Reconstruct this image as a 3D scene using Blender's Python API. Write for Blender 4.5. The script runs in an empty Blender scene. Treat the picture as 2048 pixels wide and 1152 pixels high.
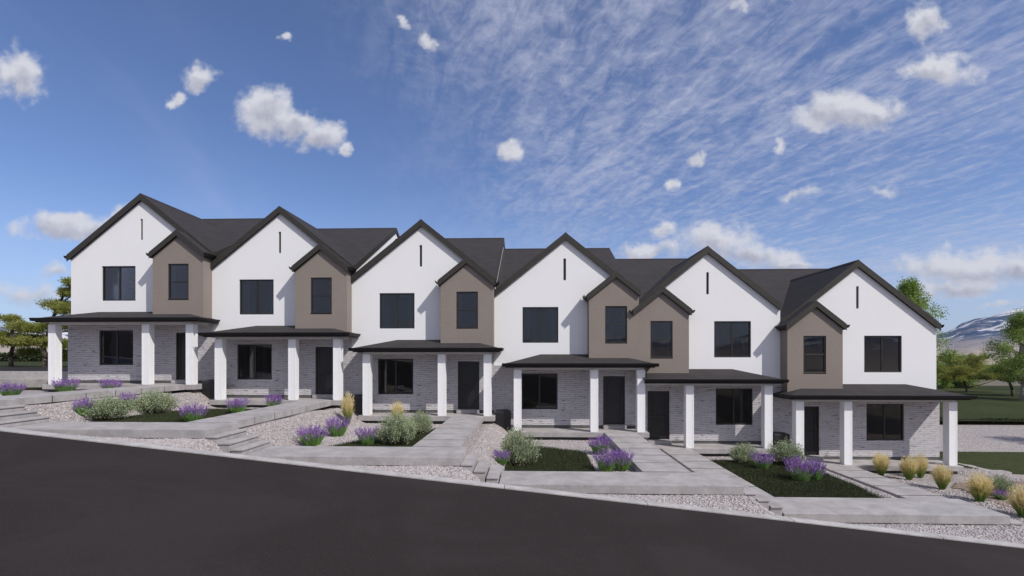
import bpy, bmesh, math, random
import numpy as np
from mathutils import Vector, noise as mnoise

# ------------------------------------------------------------------ camera, light, sky
S = bpy.context.scene
cam_data = bpy.data.cameras.new('camera')
cam = bpy.data.objects.new('camera', cam_data)
S.collection.objects.link(cam)
cam.location = (18.606, -21.796, 0.0)
cam.rotation_euler = (math.pi / 2, 0, 0.0361)
cam_data.sensor_width = 36.0
cam_data.lens = 36.0 * 1022.0 / 2048.0
cam_data.shift_y = 138.0 / 2048.0
cam_data.clip_start = 0.05
cam_data.clip_end = 30000
S.camera = cam

SUNV = Vector((1.255, -1.0, 1.58)).normalized()
sun = bpy.data.lights.new('sun', 'SUN')
sun.energy = 3.6
sun.angle = math.radians(0.5)
sun.color = (1.0, 0.955, 0.89)
sun_o = bpy.data.objects.new('sun', sun)
S.collection.objects.link(sun_o)
sun_o.rotation_euler = SUNV.to_track_quat('Z', 'Y').to_euler()

S.view_settings.view_transform = 'Standard'
S.view_settings.look = 'None'
S.view_settings.exposure = 0.16
S.view_settings.gamma = 1.0

W = bpy.data.worlds.new('World')
S.world = W
W.use_nodes = True


class NT:
    """small helper for building node trees"""
    def __init__(self, tree):
        self.t = tree
        self.n = tree.nodes
        self.l = tree.links

    def node(self, typ, ins=None, **props):
        nd = self.n.new(typ)
        for k, v in props.items():
            setattr(nd, k, v)
        if ins:
            for k, v in ins.items():
                self.put(nd.inputs[k], v)
        return nd

    def put(self, sock, v):
        if isinstance(v, bpy.types.NodeSocket):
            self.l.new(v, sock)
        else:
            sock.default_value = v

    def math(self, op, a, b=None, c=None, clamp=False):
        nd = self.n.new('ShaderNodeMath')
        nd.operation = op
        nd.use_clamp = clamp
        self.put(nd.inputs[0], a)
        if b is not None:
            self.put(nd.inputs[1], b)
        if c is not None:
            self.put(nd.inputs[2], c)
        return nd.outputs[0]

    def vmath(self, op, a, b=None, out=0):
        nd = self.n.new('ShaderNodeVectorMath')
        nd.operation = op
        self.put(nd.inputs[0], a)
        if b is not None:
            self.put(nd.inputs[1], b)
        return nd.outputs[out]

    def ramp(self, v, a, b, smooth=True, c=0.0, d=1.0):
        nd = self.n.new('ShaderNodeMapRange')
        nd.interpolation_type = 'SMOOTHSTEP' if smooth else 'LINEAR'
        self.put(nd.inputs[0], v)
        for i, x in enumerate((a, b, c, d)):
            self.put(nd.inputs[i + 1], x)
        return nd.outputs[0]

    def mix(self, f, a, b, typ='MIX'):
        nd = self.n.new('ShaderNodeMix')
        nd.data_type = 'RGBA'
        nd.blend_type = typ
        self.put(nd.inputs[0], f)
        self.put(nd.inputs[6], a)
        self.put(nd.inputs[7], b)
        return nd.outputs[2]

    def noise(self, vec, scale, detail=3, rough=0.5, dist=0.0, out=0, lac=2.0):
        nd = self.n.new('ShaderNodeTexNoise')
        self.put(nd.inputs['Vector'], vec)
        nd.inputs['Scale'].default_value = scale
        nd.inputs['Detail'].default_value = detail
        nd.inputs['Roughness'].default_value = rough
        nd.inputs['Distortion'].default_value = dist
        nd.inputs['Lacunarity'].default_value = lac
        return nd.outputs[out]

    def comb(self, x, y, z):
        nd = self.n.new('ShaderNodeCombineXYZ')
        self.put(nd.inputs[0], x)
        self.put(nd.inputs[1], y)
        self.put(nd.inputs[2], z)
        return nd.outputs[0]

    def sep(self, v):
        nd = self.n.new('ShaderNodeSeparateXYZ')
        self.put(nd.inputs[0], v)
        return nd.outputs


def rgb(r, g, b):
    return (r, g, b, 1.0)


def build_world():
    t = NT(W.node_tree)
    t.n.clear()
    out = t.node('ShaderNodeOutputWorld')
    bg = t.node('ShaderNodeBackground')
    t.l.new(bg.outputs[0], out.inputs[0])
    sky = t.node('ShaderNodeTexSky')
    sky.sky_type = 'NISHITA'
    sky.sun_disc = False
    sky.sun_elevation = math.asin(SUNV.z)
    sky.sun_rotation = math.atan2(SUNV.x, SUNV.y)
    sky.altitude = 1300
    sky.air_density = 1.0
    sky.dust_density = 0.9
    sky.ozone_density = 3.2
    d = t.node('ShaderNodeTexCoord').outputs['Generated']
    x, y, z = t.sep(d)
    ys = t.math('MAXIMUM', y, 0.08)
    u = t.math('DIVIDE', x, ys)
    v = t.math('DIVIDE', z, ys)
    uv = t.comb(u, v, 0.0)
    # cumulus: soft ellipses broken up by fractal noise
    w1 = t.noise(uv, 9.0, 5, 0.62, out=1)
    warp = t.vmath('MULTIPLY', t.vmath('SUBTRACT', w1, (0.5, 0.5, 0.5)), (0.11, 0.085, 0.0))
    uvw = t.vmath('ADD', uv, warp)
    C = [(-1.035, .58, .062, .068), (-.662, .552, .042, .028), (-.705, .515, .017, .015), (-.527, .492, .072, .052),
         (-.468, .468, .045, .036), (-.415, .443, .045, .03), (-.365, .412, .018, .014), (-.205, .62, .02, .024),
         (-.245, .655, .014, .02), (-.492, .637, .012, .01), (-.042, .402, .036, .019), (.592, .468, .098, .044),
         (.665, .462, .05, .035), (.77, .55, .076, .032), (.74, .64, .038, .045), (.476, .406, .017, .02),
         (.315, .387, .018, .017), (.268, .334, .016, .014), (.47, .69, .03, .018), (.405, .682, .02, .016),
         (-.915, .262, .14, .034), (-.81, .282, .045, .028), (-.955, .171, .05, .014), (.226, .21, .066, .02),
         (.36, .216, .095, .038), (.43, .197, .09, .027), (.254, .246, .024, .02), (.5, .18, .06, .013),
         (.82, .174, .16, .034), (.93, .162, .09, .03), (.80, .136, .11, .019), (.9, .098, .066, .008),
         (.66, .325, .05, .012), (.51, .31, .04, .012), (-1.01, .12, .13, .03)]
    A = [1, 1, .8, 1, 1, 1, .8, .85, .8, .65, .9, 1, 1, 1, 1, .8, .75, .6, .75, .7,
         1, 1, .6, 1, 1, 1, .8, .75, 1, 1, .85, .7, .5, .5, .5]
    m = None
    acc = None
    for (cu, cv, ru, rv), a in zip(C, A):
        q = t.vmath('MULTIPLY', t.vmath('SUBTRACT', uvw, (cu, cv, 0)), (1 / ru, 1 / rv, 0))
        ln = t.vmath('LENGTH', q, out=1)
        k = t.math('MULTIPLY', t.math('SUBTRACT', 1.12, ln), a)
        m = k if m is None else t.math('SMOOTH_MAX', m, k, 0.25)
        if ru * rv > .0007:
            qy = t.sep(q)[1]
            k = t.math('MULTIPLY', t.math('MAXIMUM', k, 0.0), qy)
            acc = k if acc is None else t.math('ADD', acc, k)
    n2 = t.noise(uv, 17.0, 8, 0.56)
    dens = t.math('ADD', m, t.math('MULTIPLY', t.math('SUBTRACT', n2, 0.5), 2.0))
    front = t.ramp(y, 0.05, 0.14)
    cum = t.math('MULTIPLY', t.ramp(dens, -0.02, 0.72), front)
    n3 = t.noise(t.vmath('ADD', uv, (0.012, 0.02, 0)), 13.0, 7, 0.62)
    core = t.ramp(t.math('ADD', m, t.math('MULTIPLY', t.math('SUBTRACT', n3, 0.5), 2.2)), 0.55, 1.45)
    n2s = t.noise(t.vmath('ADD', uv, (0.010, 0.017, 0)), 17.0, 8, 0.56)
    lit = t.ramp(t.math('SUBTRACT', n2, n2s), -0.16, 0.18)
    lit = t.math('ADD', t.math('MULTIPLY', lit, 0.34), t.math('MULTIPLY', acc, 1.25))
    lit = t.math('SUBTRACT', t.math('ADD', lit, 0.66), t.math('MULTIPLY', core, 0.42), clamp=True)
    ccol = t.mix(lit, rgb(.29, .30, .385), rgb(.63, .635, .685))
    # high thin cloud: streaks lying on a plane overhead
    zz = t.math('ADD', t.math('MAXIMUM', z, 0.0), 0.07)
    px = t.math('DIVIDE', x, zz)
    py = t.math('DIVIDE', y, zz)
    P = t.comb(px, py, 0.0)
    rot = t.node('ShaderNodeVectorRotate', {'Vector': P, 'Angle': -0.34 + math.pi / 2 + 0.0}, rotation_type='Z_AXIS')
    rot.inputs['Angle'].default_value = -(math.pi / 2 + 0.34)
    Q = t.vmath('MULTIPLY', rot.outputs[0], (0.36, 1.0, 1.0))
    big = t.noise(P, 0.55, 3, 0.55, 0.3)
    rip = t.noise(Q, 12.0, 7, 0.66, 0.6)
    rip2 = t.noise(P, 21.0, 5, 0.62, 0.5)
    edge = t.math('ADD', u, t.math('MULTIPLY', v, 0.75))
    cov = t.ramp(t.math('ADD', edge, t.math('MULTIPLY', t.math('SUBTRACT', big, 0.5), 0.8)), -0.10, 0.56)
    tex = t.math('ADD', t.math('MULTIPLY', rip, 0.66), t.math('MULTIPLY', rip2, 0.34))
    tex = t.math('ADD', tex, t.math('MULTIPLY', t.math('SUBTRACT', big, 0.5), 0.40))
    cov = t.math('MAXIMUM', cov, t.ramp(y, -0.05, -0.25))  # full cover behind the camera, added as fill for the shaded walls
    cir = t.math('MULTIPLY', t.ramp(tex, 0.35, 0.74), cov)
    veil = t.math('MULTIPLY', t.ramp(t.noise(Q, 1.1, 5, 0.6, 0.4), 0.45, 0.75), 0.18)
    cir = t.math('ADD', t.math('MULTIPLY', cir, 0.66), t.math('MULTIPLY', veil, 0.9), clamp=True)
    fill_cloud = t.math('MULTIPLY', t.ramp(y, -0.05, -0.35), t.ramp(big, .30, .48, c=.35, d=.95))  # unseen denser cloud behind the camera, added to brighten the shaded walls
    cir = t.math('MAXIMUM', cir, fill_cloud)
    low = t.ramp(z, 0.02, 0.20, c=0.6, d=1.0)
    cir = t.math('MULTIPLY', cir, low)
    skyc = t.mix(1.0, sky.outputs[0], rgb(.096, .098, .116), 'MULTIPLY')
    # pale band low over the horizon
    hz = t.ramp(t.math('ABSOLUTE', z), 0.0, 0.30, c=0.42, d=0.0)
    skyc = t.mix(hz, skyc, rgb(.43, .53, .70))
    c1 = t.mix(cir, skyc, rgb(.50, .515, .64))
    c2 = t.mix(t.math('MULTIPLY', cum, 0.95), c1, ccol)
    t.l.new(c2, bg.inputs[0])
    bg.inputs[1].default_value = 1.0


build_world()
W.cycles.sampling_method = 'MANUAL'
W.cycles.sample_map_resolution = 512
S.render.engine = 'CYCLES'
S.cycles.max_bounces = 6
S.cycles.transparent_max_bounces = 12
S.cycles.caustics_reflective = False
S.cycles.caustics_refractive = False

RNG = np.random.default_rng(7)
random.seed(7)


# ------------------------------------------------------------------ materials
def principled(name, base=(.5, .5, .5), rough=.8, spec=.3, metal=0.0):
    m = bpy.data.materials.new(name)
    m.use_nodes = True
    t = NT(m.node_tree)
    p = t.n['Principled BSDF']
    p.inputs['Base Color'].default_value = (*base, 1)
    p.inputs['Roughness'].default_value = rough
    p.inputs['Specular IOR Level'].default_value = spec
    p.inputs['Metallic'].default_value = metal
    return m, t, p


def obj_co(t):
    return t.node('ShaderNodeTexCoord').outputs['Object']


def bump(t, p, h, strength=.3, dist=.01):
    b = t.node('ShaderNodeBump', {'Height': h, 'Strength': strength, 'Distance': dist})
    t.l.new(b.outputs[0], p.inputs['Normal'])


def mat_stucco(name, c1, c2, b=0.35, sc=55):
    m, t, p = principled(name, c1, .92, .15)
    co = obj_co(t)
    n = t.noise(co, sc, 5, .65)
    big = t.noise(co, .7, 4, .55)
    streak = t.noise(t.vmath('MULTIPLY', co, (3.0, 3.0, .25)), 1.6, 3, .5)
    f = t.math('ADD', t.math('MULTIPLY', big, .85), t.math('MULTIPLY', streak, .15))
    t.l.new(t.mix(t.ramp(f, .35, .65), (*c1, 1), (*c2, 1)), p.inputs['Base Color'])
    bump(t, p, n, b, .012 if sc > 30 else .035)
    return m


def mat_stone_wall():
    m, t, p = principled('whitewashed_stone', (.4, .4, .4), .9, .2)
    co = obj_co(t)
    x, y, z = t.sep(co)
    wob = t.noise(co, 2.2, 3, .5)
    wob2 = t.noise(co, 9, 2, .5)
    zz = t.math('ADD', z, t.math('ADD', t.math('MULTIPLY', wob, .10), t.math('MULTIPLY', wob2, .02)))
    xx = t.math('ADD', t.math('ADD', x, y), t.math('MULTIPLY', wob2, .05))
    v = t.comb(xx, zz, 0.0)
    br = t.node('ShaderNodeTexBrick', {'Vector': v, 'Color1': rgb(.55, .53, .55), 'Color2': rgb(.47, .45, .47),
                                       'Mortar': rgb(.33, .31, .32), 'Scale': 1.0, 'Mortar Size': .007,
                                       'Mortar Smooth': .25, 'Bias': -.2, 'Brick Width': .42, 'Row Height': .078})
    br.offset = .37
    br.offset_frequency = 2
    br.squash = 1.5
    br.squash_frequency = 3
    n1 = t.noise(t.vmath('MULTIPLY', co, (1.0, 1.0, 4.0)), 5.5, 5, .65)
    wash = t.ramp(n1, .40, .66)
    c = t.mix(t.math('MULTIPLY', wash, .45), br.outputs[0], rgb(.59, .575, .59))
    # irregular deep joints read as short dark dashes
    n2 = t.noise(t.comb(t.math('MULTIPLY', xx, 1.25), 0.0, t.math('MULTIPLY', zz, 6.5)), 2.3, 5, .68, .4)
    dash = t.math('MULTIPLY', t.ramp(n2, .50, .60), t.ramp(br.outputs[1], .1, .6))
    dash2 = t.ramp(n2, .61, .66)
    dk = t.math('MAXIMUM', dash, dash2)
    c = t.mix(t.math('MULTIPLY', dk, .85), c, rgb(.10, .09, .10))
    t.l.new(c, p.inputs['Base Color'])
    h = t.math('SUBTRACT', t.math('ADD', n1, t.math('MULTIPLY', t.noise(co, 60, 3), .25)),
               t.math('ADD', t.math('MULTIPLY', br.outputs[1], .5), t.math('MULTIPLY', dk, .8)))
    bump(t, p, h, .7, .03)
    return m


def mat_concrete(name='concrete', c=(.35, .33, .328)):
    m, t, p = principled(name, c, .85, .25)
    co = t.node('ShaderNodeNewGeometry').outputs['Position']
    n = t.noise(co, 2.2, 6, .68, .3)
    n2 = t.noise(co, 24, 4, .7)
    f = t.math('ADD', t.math('MULTIPLY', n, .72), t.math('MULTIPLY', n2, .28))
    a = tuple(x * .80 for x in c)
    b = tuple(min(1, x * 1.18) for x in c)
    col = t.mix(t.ramp(f, .33, .67), (*a, 1), (*b, 1))
    stain = t.ramp(t.noise(co, .9, 5, .7, .8), .58, .75)
    col = t.mix(t.math('MULTIPLY', stain, .25), col, rgb(c[0] * .62, c[1] * .6, c[2] * .6))
    t.l.new(col, p.inputs['Base Color'])
    t.l.new(t.ramp(n, .3, .7, c=.62, d=.9), p.inputs['Roughness'])
    bump(t, p, n2, .12, .01)
    return m


def mat_shingle():
    m, t, p = principled('roof_shingles', (.04, .037, .038), .9, .25)
    co = obj_co(t)
    x, y, z = t.sep(co)
    row = t.math('MULTIPLY', z, 1.6)
    v = t.comb(t.math('ADD', x, t.math('MULTIPLY', y, 1.0)), row, 0.0)
    br = t.node('ShaderNodeTexBrick', {'Vector': v, 'Color1': rgb(.043, .038, .040), 'Color2': rgb(.030, .027, .029),
                                       'Mortar': rgb(.028, .026, .027), 'Scale': 1.0, 'Mortar Size': .008,
                                       'Bias': 0.0, 'Brick Width': .34, 'Row Height': .14})
    n = t.noise(co, 45, 4, .7)
    nb = t.noise(co, 1.3, 3, .6)
    c = t.mix(t.math('MULTIPLY', t.ramp(n, .35, .7), .45), br.outputs[0], rgb(.056, .050, .050))
    c = t.mix(t.math('MULTIPLY', t.ramp(nb, .45, .7), .3), c, rgb(.027, .025, .028))
    t.l.new(c, p.inputs['Base Color'])
    bump(t, p, t.math('ADD', n, br.outputs[1]), .3, .01)
    return m


def mat_plain(name, c, rough=.6, spec=.4, metal=0, nscale=18, var=.15, bmp=.08):
    m, t, p = principled(name, c, rough, spec, metal)
    co = obj_co(t)
    n = t.noise(co, nscale, 4, .6)
    a = tuple(x * (1 - var) for x in c)
    b = tuple(min(1, x * (1 + var)) for x in c)
    t.l.new(t.mix(t.ramp(n, .3, .7), (*a, 1), (*b, 1)), p.inputs['Base Color'])
    if bmp:
        bump(t, p, n, bmp, .005)
    return m


def mat_asphalt():
    m, t, p = principled('asphalt', (.03, .026, .027), .95, .15)
    co = obj_co(t)
    n = t.noise(co, 140, 3, .8)
    n2 = t.noise(co, .35, 5, .6, .4)
    vo = t.node('ShaderNodeTexVoronoi', {'Vector': co, 'Scale': 75.0})
    c = t.mix(t.ramp(n, .4, .75), rgb(.0235, .0185, .018), rgb(.034, .027, .0265))
    sp = t.ramp(t.sep(vo.outputs['Color'])[0], .9, .97)
    c = t.mix(t.math('MULTIPLY', sp, .25), c, rgb(.085, .075, .075))
    c = t.mix(t.math('MULTIPLY', t.ramp(n2, .42, .62), .55), c, rgb(.037, .031, .0305))
    t.l.new(c, p.inputs['Base Color'])
    bump(t, p, t.math('ADD', n, vo.outputs[0]), .35, .008)
    return m


def gravel_color(t, co, sc):
    vo = t.node('ShaderNodeTexVoronoi', {'Vector': co, 'Scale': sc, 'Randomness': 1.0})
    r, g, b = t.sep(vo.outputs['Color'])
    c = t.mix(t.ramp(r, .1, .95, False), rgb(.24, .215, .21), rgb(.58, .54, .52))
    c = t.mix(t.math('MULTIPLY', t.ramp(g, .72, .8), .55), c, rgb(.52, .38, .33))
    c = t.mix(t.math('MULTIPLY', t.ramp(b, .78, .86), .6), c, rgb(.25, .25, .29))
    dk = t.ramp(vo.outputs['Distance'], .42, .72)
    c = t.mix(t.math('MULTIPLY', dk, .55), c, rgb(.12, .105, .10))
    return c, vo


def mat_gravel():
    m, t, p = principled('gravel', (.4, .4, .4), .85, .25)
    co = t.node('ShaderNodeNewGeometry').outputs['Position']
    c, vo = gravel_color(t, co, 22.0)
    t.l.new(c, p.inputs['Base Color'])
    bump(t, p, t.math('MULTIPLY', vo.outputs['Distance'], -1), .9, .03)
    return m


def mat_stone_bits():
    m, t, p = principled('river_stones', (.4, .4, .4), .7, .35)
    isl = t.node('ShaderNodeNewGeometry').outputs['Random Per Island']
    cr = t.node('ShaderNodeValToRGB')
    t.l.new(isl, cr.inputs[0])
    e = cr.color_ramp.elements
    cols = [(0, (.30, .28, .29)), (.16, (.56, .53, .53)), (.3, (.40, .37, .38)), (.44, (.68, .65, .64)),
            (.55, (.48, .38, .35)), (.66, (.50, .48, .49)), (.78, (.26, .26, .29)), (.9, (.60, .56, .54)), (1, (.38, .33, .31))]
    e[0].position, e[0].color = cols[0][0], (*cols[0][1], 1)
    e[1].position, e[1].color = cols[-1][0], (*cols[-1][1], 1)
    for pz, cc in cols[1:-1]:
        k = e.new(pz)
        k.color = (*cc, 1)
    n = t.noise(t.node('ShaderNodeNewGeometry').outputs['Position'], 60, 3)
    t.l.new(t.mix(1.0, t.mix(t.math('MULTIPLY', t.ramp(n, .4, .7), .2), cr.outputs[0], rgb(.6, .58, .57)), rgb(.77, .755, .75), 'MULTIPLY'), p.inputs['Base Color'])
    return m


def mat_leaf(name, c1, c2, rough=.6, trans=.25, c3=None):
    """leaf material: colour varies leaf to leaf and along each blade"""
    m, t, p = principled(name, c1, rough, .3)
    g = t.node('ShaderNodeNewGeometry')
    isl = g.outputs['Random Per Island']
    c = t.mix(isl, (*c1, 1), (*c2, 1))
    if c3:
        att = t.node('ShaderNodeAttribute', attribute_name='grad')
        c = t.mix(t.ramp(att.outputs['Fac'], .15, .7), c, (*c3, 1))
    n = t.noise(g.outputs['Position'], 1.7, 3)
    c = t.mix(t.math('MULTIPLY', t.ramp(n, .4, .7), .25), c, rgb(c2[0] * 1.3, c2[1] * 1.25, c2[2]))
    t.l.new(c, p.inputs['Base Color'])
    if trans:
        tr = t.node('ShaderNodeBsdfTranslucent', {'Color': c})
        mx = t.node('ShaderNodeMixShader', {0: trans, 1: p.outputs[0], 2: tr.outputs[0]})
        t.l.new(mx.outputs[0], t.n['Material Output'].inputs[0])
    return m


def mat_glass(name='window_glass', tint=(.58, .60, .64)):
    m = bpy.data.materials.new(name)
    m.use_nodes = True
    t = NT(m.node_tree)
    t.n.clear()
    out = t.node('ShaderNodeOutputMaterial')
    gl = t.node('ShaderNodeBsdfGlossy', {'Color': rgb(1, 1, 1), 'Roughness': 0.015})
    co = obj_co(t)
    b = t.node('ShaderNodeBump', {'Height': t.noise(co, .9, 2), 'Strength': .04, 'Distance': .02})
    t.l.new(b.outputs[0], gl.inputs['Normal'])
    tr = t.node('ShaderNodeBsdfTransparent', {'Color': rgb(*tint)})
    fr = t.node('ShaderNodeFresnel', {'IOR': 1.55})
    f = t.math('ADD', t.math('MULTIPLY', fr.outputs[0], .95), .005, clamp=True)
    mx = t.node('ShaderNodeMixShader', {0: f, 1: tr.outputs[0], 2: gl.outputs[0]})
    t.l.new(mx.outputs[0], out.inputs[0])
    return m


def mat_turf(name, a, b, sc=3.0):
    m, t, p = principled(name, a, .95, .1)
    co = t.node('ShaderNodeNewGeometry').outputs['Position']
    n = t.noise(co, sc, 6, .7)
    n2 = t.noise(co, 60, 3, .7)
    n3 = t.noise(co, .12, 3, .5)
    f = t.math('ADD', t.math('ADD', t.math('MULTIPLY', n, .4), t.math('MULTIPLY', n2, .3)), t.math('MULTIPLY', n3, .3))
    t.l.new(t.mix(t.ramp(f, .4, .62), (*a, 1), (*b, 1)), p.inputs['Base Color'])
    bump(t, p, n2, .5, .05)
    return m


def mat_mulch():
    m, t, p = principled('bark_mulch', (.2, .13, .1), .95, .15)
    co = t.node('ShaderNodeNewGeometry').outputs['Position']
    n = t.noise(co, 30, 4, .75)
    vo = t.node('ShaderNodeTexVoronoi', {'Vector': t.vmath('MULTIPLY', co, (1, 2, 1)), 'Scale': 25.0})
    c = t.mix(t.ramp(n, .35, .65), rgb(.13, .09, .07), rgb(.36, .27, .22))
    c = t.mix(t.math('MULTIPLY', t.ramp(t.sep(vo.outputs['Color'])[0], .7, .9), .5), c, rgb(.42, .35, .31))
    t.l.new(c, p.inputs['Base Color'])
    bump(t, p, t.math('ADD', n, vo.outputs[0]), .7, .03)
    return m


def mat_hills(name='distant_hills'):
    m, t, p = principled(name, (.2, .2, .3), 1.0, .0)
    g = t.node('ShaderNodeNewGeometry')
    x, y, z = t.sep(g.outputs['Position'])
    co = t.comb(t.math('MULTIPLY', x, .001), t.math('MULTIPLY', y, .001), t.math('MULTIPLY', z, .005))
    n = t.noise(co, 1.6, 7, .62, .5)
    n2 = t.noise(co, 5.5, 6, .65, .8)
    hz = t.math('ADD', z, t.math('MULTIPLY', t.math('SUBTRACT', n, .5), 220))
    c = t.mix(t.ramp(hz, -40, 50), rgb(.44, .37, .28), rgb(.36, .30, .26))
    c = t.mix(t.ramp(hz, 50, 120), c, rgb(.25, .235, .26))
    forest = t.math('MULTIPLY', t.ramp(n2, .36, .50), t.ramp(hz, 90, 170))
    c = t.mix(forest, c, rgb(.030, .065, .135))
    snow = t.math('MULTIPLY', t.ramp(t.noise(t.vmath('ADD', co, (3.3, 0, 0)), 2.3, 5, .6, 1.0), .50, .555), t.ramp(hz, 100, 145))
    c = t.mix(t.math('MULTIPLY', snow, .9), c, rgb(.78, .76, .77))
    t.l.new(c, p.inputs['Base Color'])
    bump(t, p, n2, .4, 60)
    return m


M = {}
M['white'] = mat_stucco('white_stucco', (.80, .80, .81), (.785, .785, .795), .3)
M['taupe'] = mat_stucco('taupe_stucco', (.258, .222, .198), (.245, .210, .186), .45, 24)
M['stone'] = mat_stone_wall()
M['board'] = mat_plain('white_boards', (.80, .80, .81), .55, .3, 0, 8, .02, .03)
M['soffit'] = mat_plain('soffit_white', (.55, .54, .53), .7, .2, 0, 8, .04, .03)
M['trim'] = mat_plain('black_trim', (.014, .0135, .013), .6, .25, 0, 12, .15, .05)
M['fascia'] = mat_plain('dark_fascia', (.036, .033, .028), .6, .35, 0, 12, .15, .05)
M['gutter'] = mat_plain('black_gutter', (.009, .009, .010), .5, .25, 0, 12, .15, .02)
M['frame'] = mat_plain('bronze_frame', (.022, .019, .018), .4, .5, 0, 12, .15, .02)
M['door'] = mat_plain('black_door', (.012, .012, .013), .33, .5, 0, 20, .2, .03)
M['metal'] = mat_plain('dark_metal', (.035, .035, .04), .5, .5, .4, 25, .2, .05)
M['handle'] = mat_plain('handle_metal', (.08, .08, .085), .3, .5, .9, 25, .1, 0)
M['roof'] = mat_shingle()
M['concrete'] = mat_concrete()
M['concrete_dark'] = mat_concrete('foundation_concrete', (.10, .098, .096))
M['joint'] = mat_plain('joint_filler', (.035, .032, .032), .9, .1, 0, 12, .15, 0)
M['curb'] = mat_concrete('kerb_concrete', (.40, .385, .38))
M['wallstone'] = mat_concrete('wall_concrete', (.36, .34, .33))
M['asphalt'] = mat_asphalt()
M['gravel'] = mat_gravel()
M['bits'] = mat_stone_bits()
M['mulch'] = mat_mulch()
M['glass'] = mat_glass()
M['clear'] = mat_glass('clear_glass', (.96, .97, .97))
M['room'] = mat_plain('interior_paint', (.34, .32, .31), .9, .1, 0, 3, .05, 0)
M['roomfloor'] = mat_plain('interior_floor', (.16, .12, .09), .5, .3, 0, 5, .2, 0)
M['curtain'] = mat_plain('curtain_cloth', (.26, .27, .32), .9, .1, 0, 10, .08, .05)
M['turf'] = mat_turf('lawn_turf', (.026, .034, .012), (.055, .065, .024))
M['soil'] = mat_turf('dark_soil', (.02, .02, .012), (.035, .038, .018), 8)
M['valley'] = mat_turf('valley_floor', (.20, .155, .11), (.13, .115, .085), .004)
M['hills'] = mat_hills()
M['grass'] = mat_leaf('grass_blades', (.022, .032, .013), (.060, .072, .030), .6, .15)
M['lav_leaf'] = mat_leaf('lavender_leaves', (.14, .30, .07), (.30, .48, .15), .55, .35)
M['lav_flower'] = mat_leaf('lavender_flowers', (.20, .08, .36), (.42, .24, .58), .7, .3)
M['sage'] = mat_leaf('sage_leaves', (.22, .28, .16), (.40, .45, .29), .75, .25)
M['twig'] = mat_plain('brown_twigs', (.10, .055, .035), .9, .1, 0, 30, .2, 0)
M['gold'] = mat_leaf('golden_blades', (.12, .24, .04), (.22, .34, .07), .6, .3, (.66, .54, .24))
M['plume'] = mat_leaf('golden_plumes', (.60, .50, .25), (.88, .78, .50), .75, .3)
M['needle'] = mat_leaf('pine_needles', (.17, .19, .04), (.40, .42, .12), .6, .42)
M['leafg'] = mat_leaf('tree_leaves', (.13, .21, .04), (.34, .44, .12), .55, .45)
M['leafd'] = mat_leaf('hedge_leaves', (.02, .035, .01), (.045, .06, .02), .6, .1)
M['bark'] = mat_plain('tree_bark', (.085, .07, .058), .95, .1, 0, 14, .35, .6)
M['birch'] = mat_plain('pale_bark', (.30, .27, .25), .9, .1, 0, 9, .5, .4)


# ------------------------------------------------------------------ mesh helpers
def link(name, me, mat, parent=None):
    o = bpy.data.objects.new(name, me)
    S.collection.objects.link(o)
    for mm in (mat if isinstance(mat, (list, tuple)) else [mat]):
        me.materials.append(mm)
    if parent:
        o.parent = parent
    return o


def tag(o, label=None, cat=None, group=None, kind=None):
    for k, v in (('label', label), ('category', cat), ('group', group), ('kind', kind)):
        if v:
            o[k] = v
    return o


def empty(name, loc):
    o = bpy.data.objects.new(name, None)
    o.empty_display_size = .2
    S.collection.objects.link(o)
    o.location = loc
    return o


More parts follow.
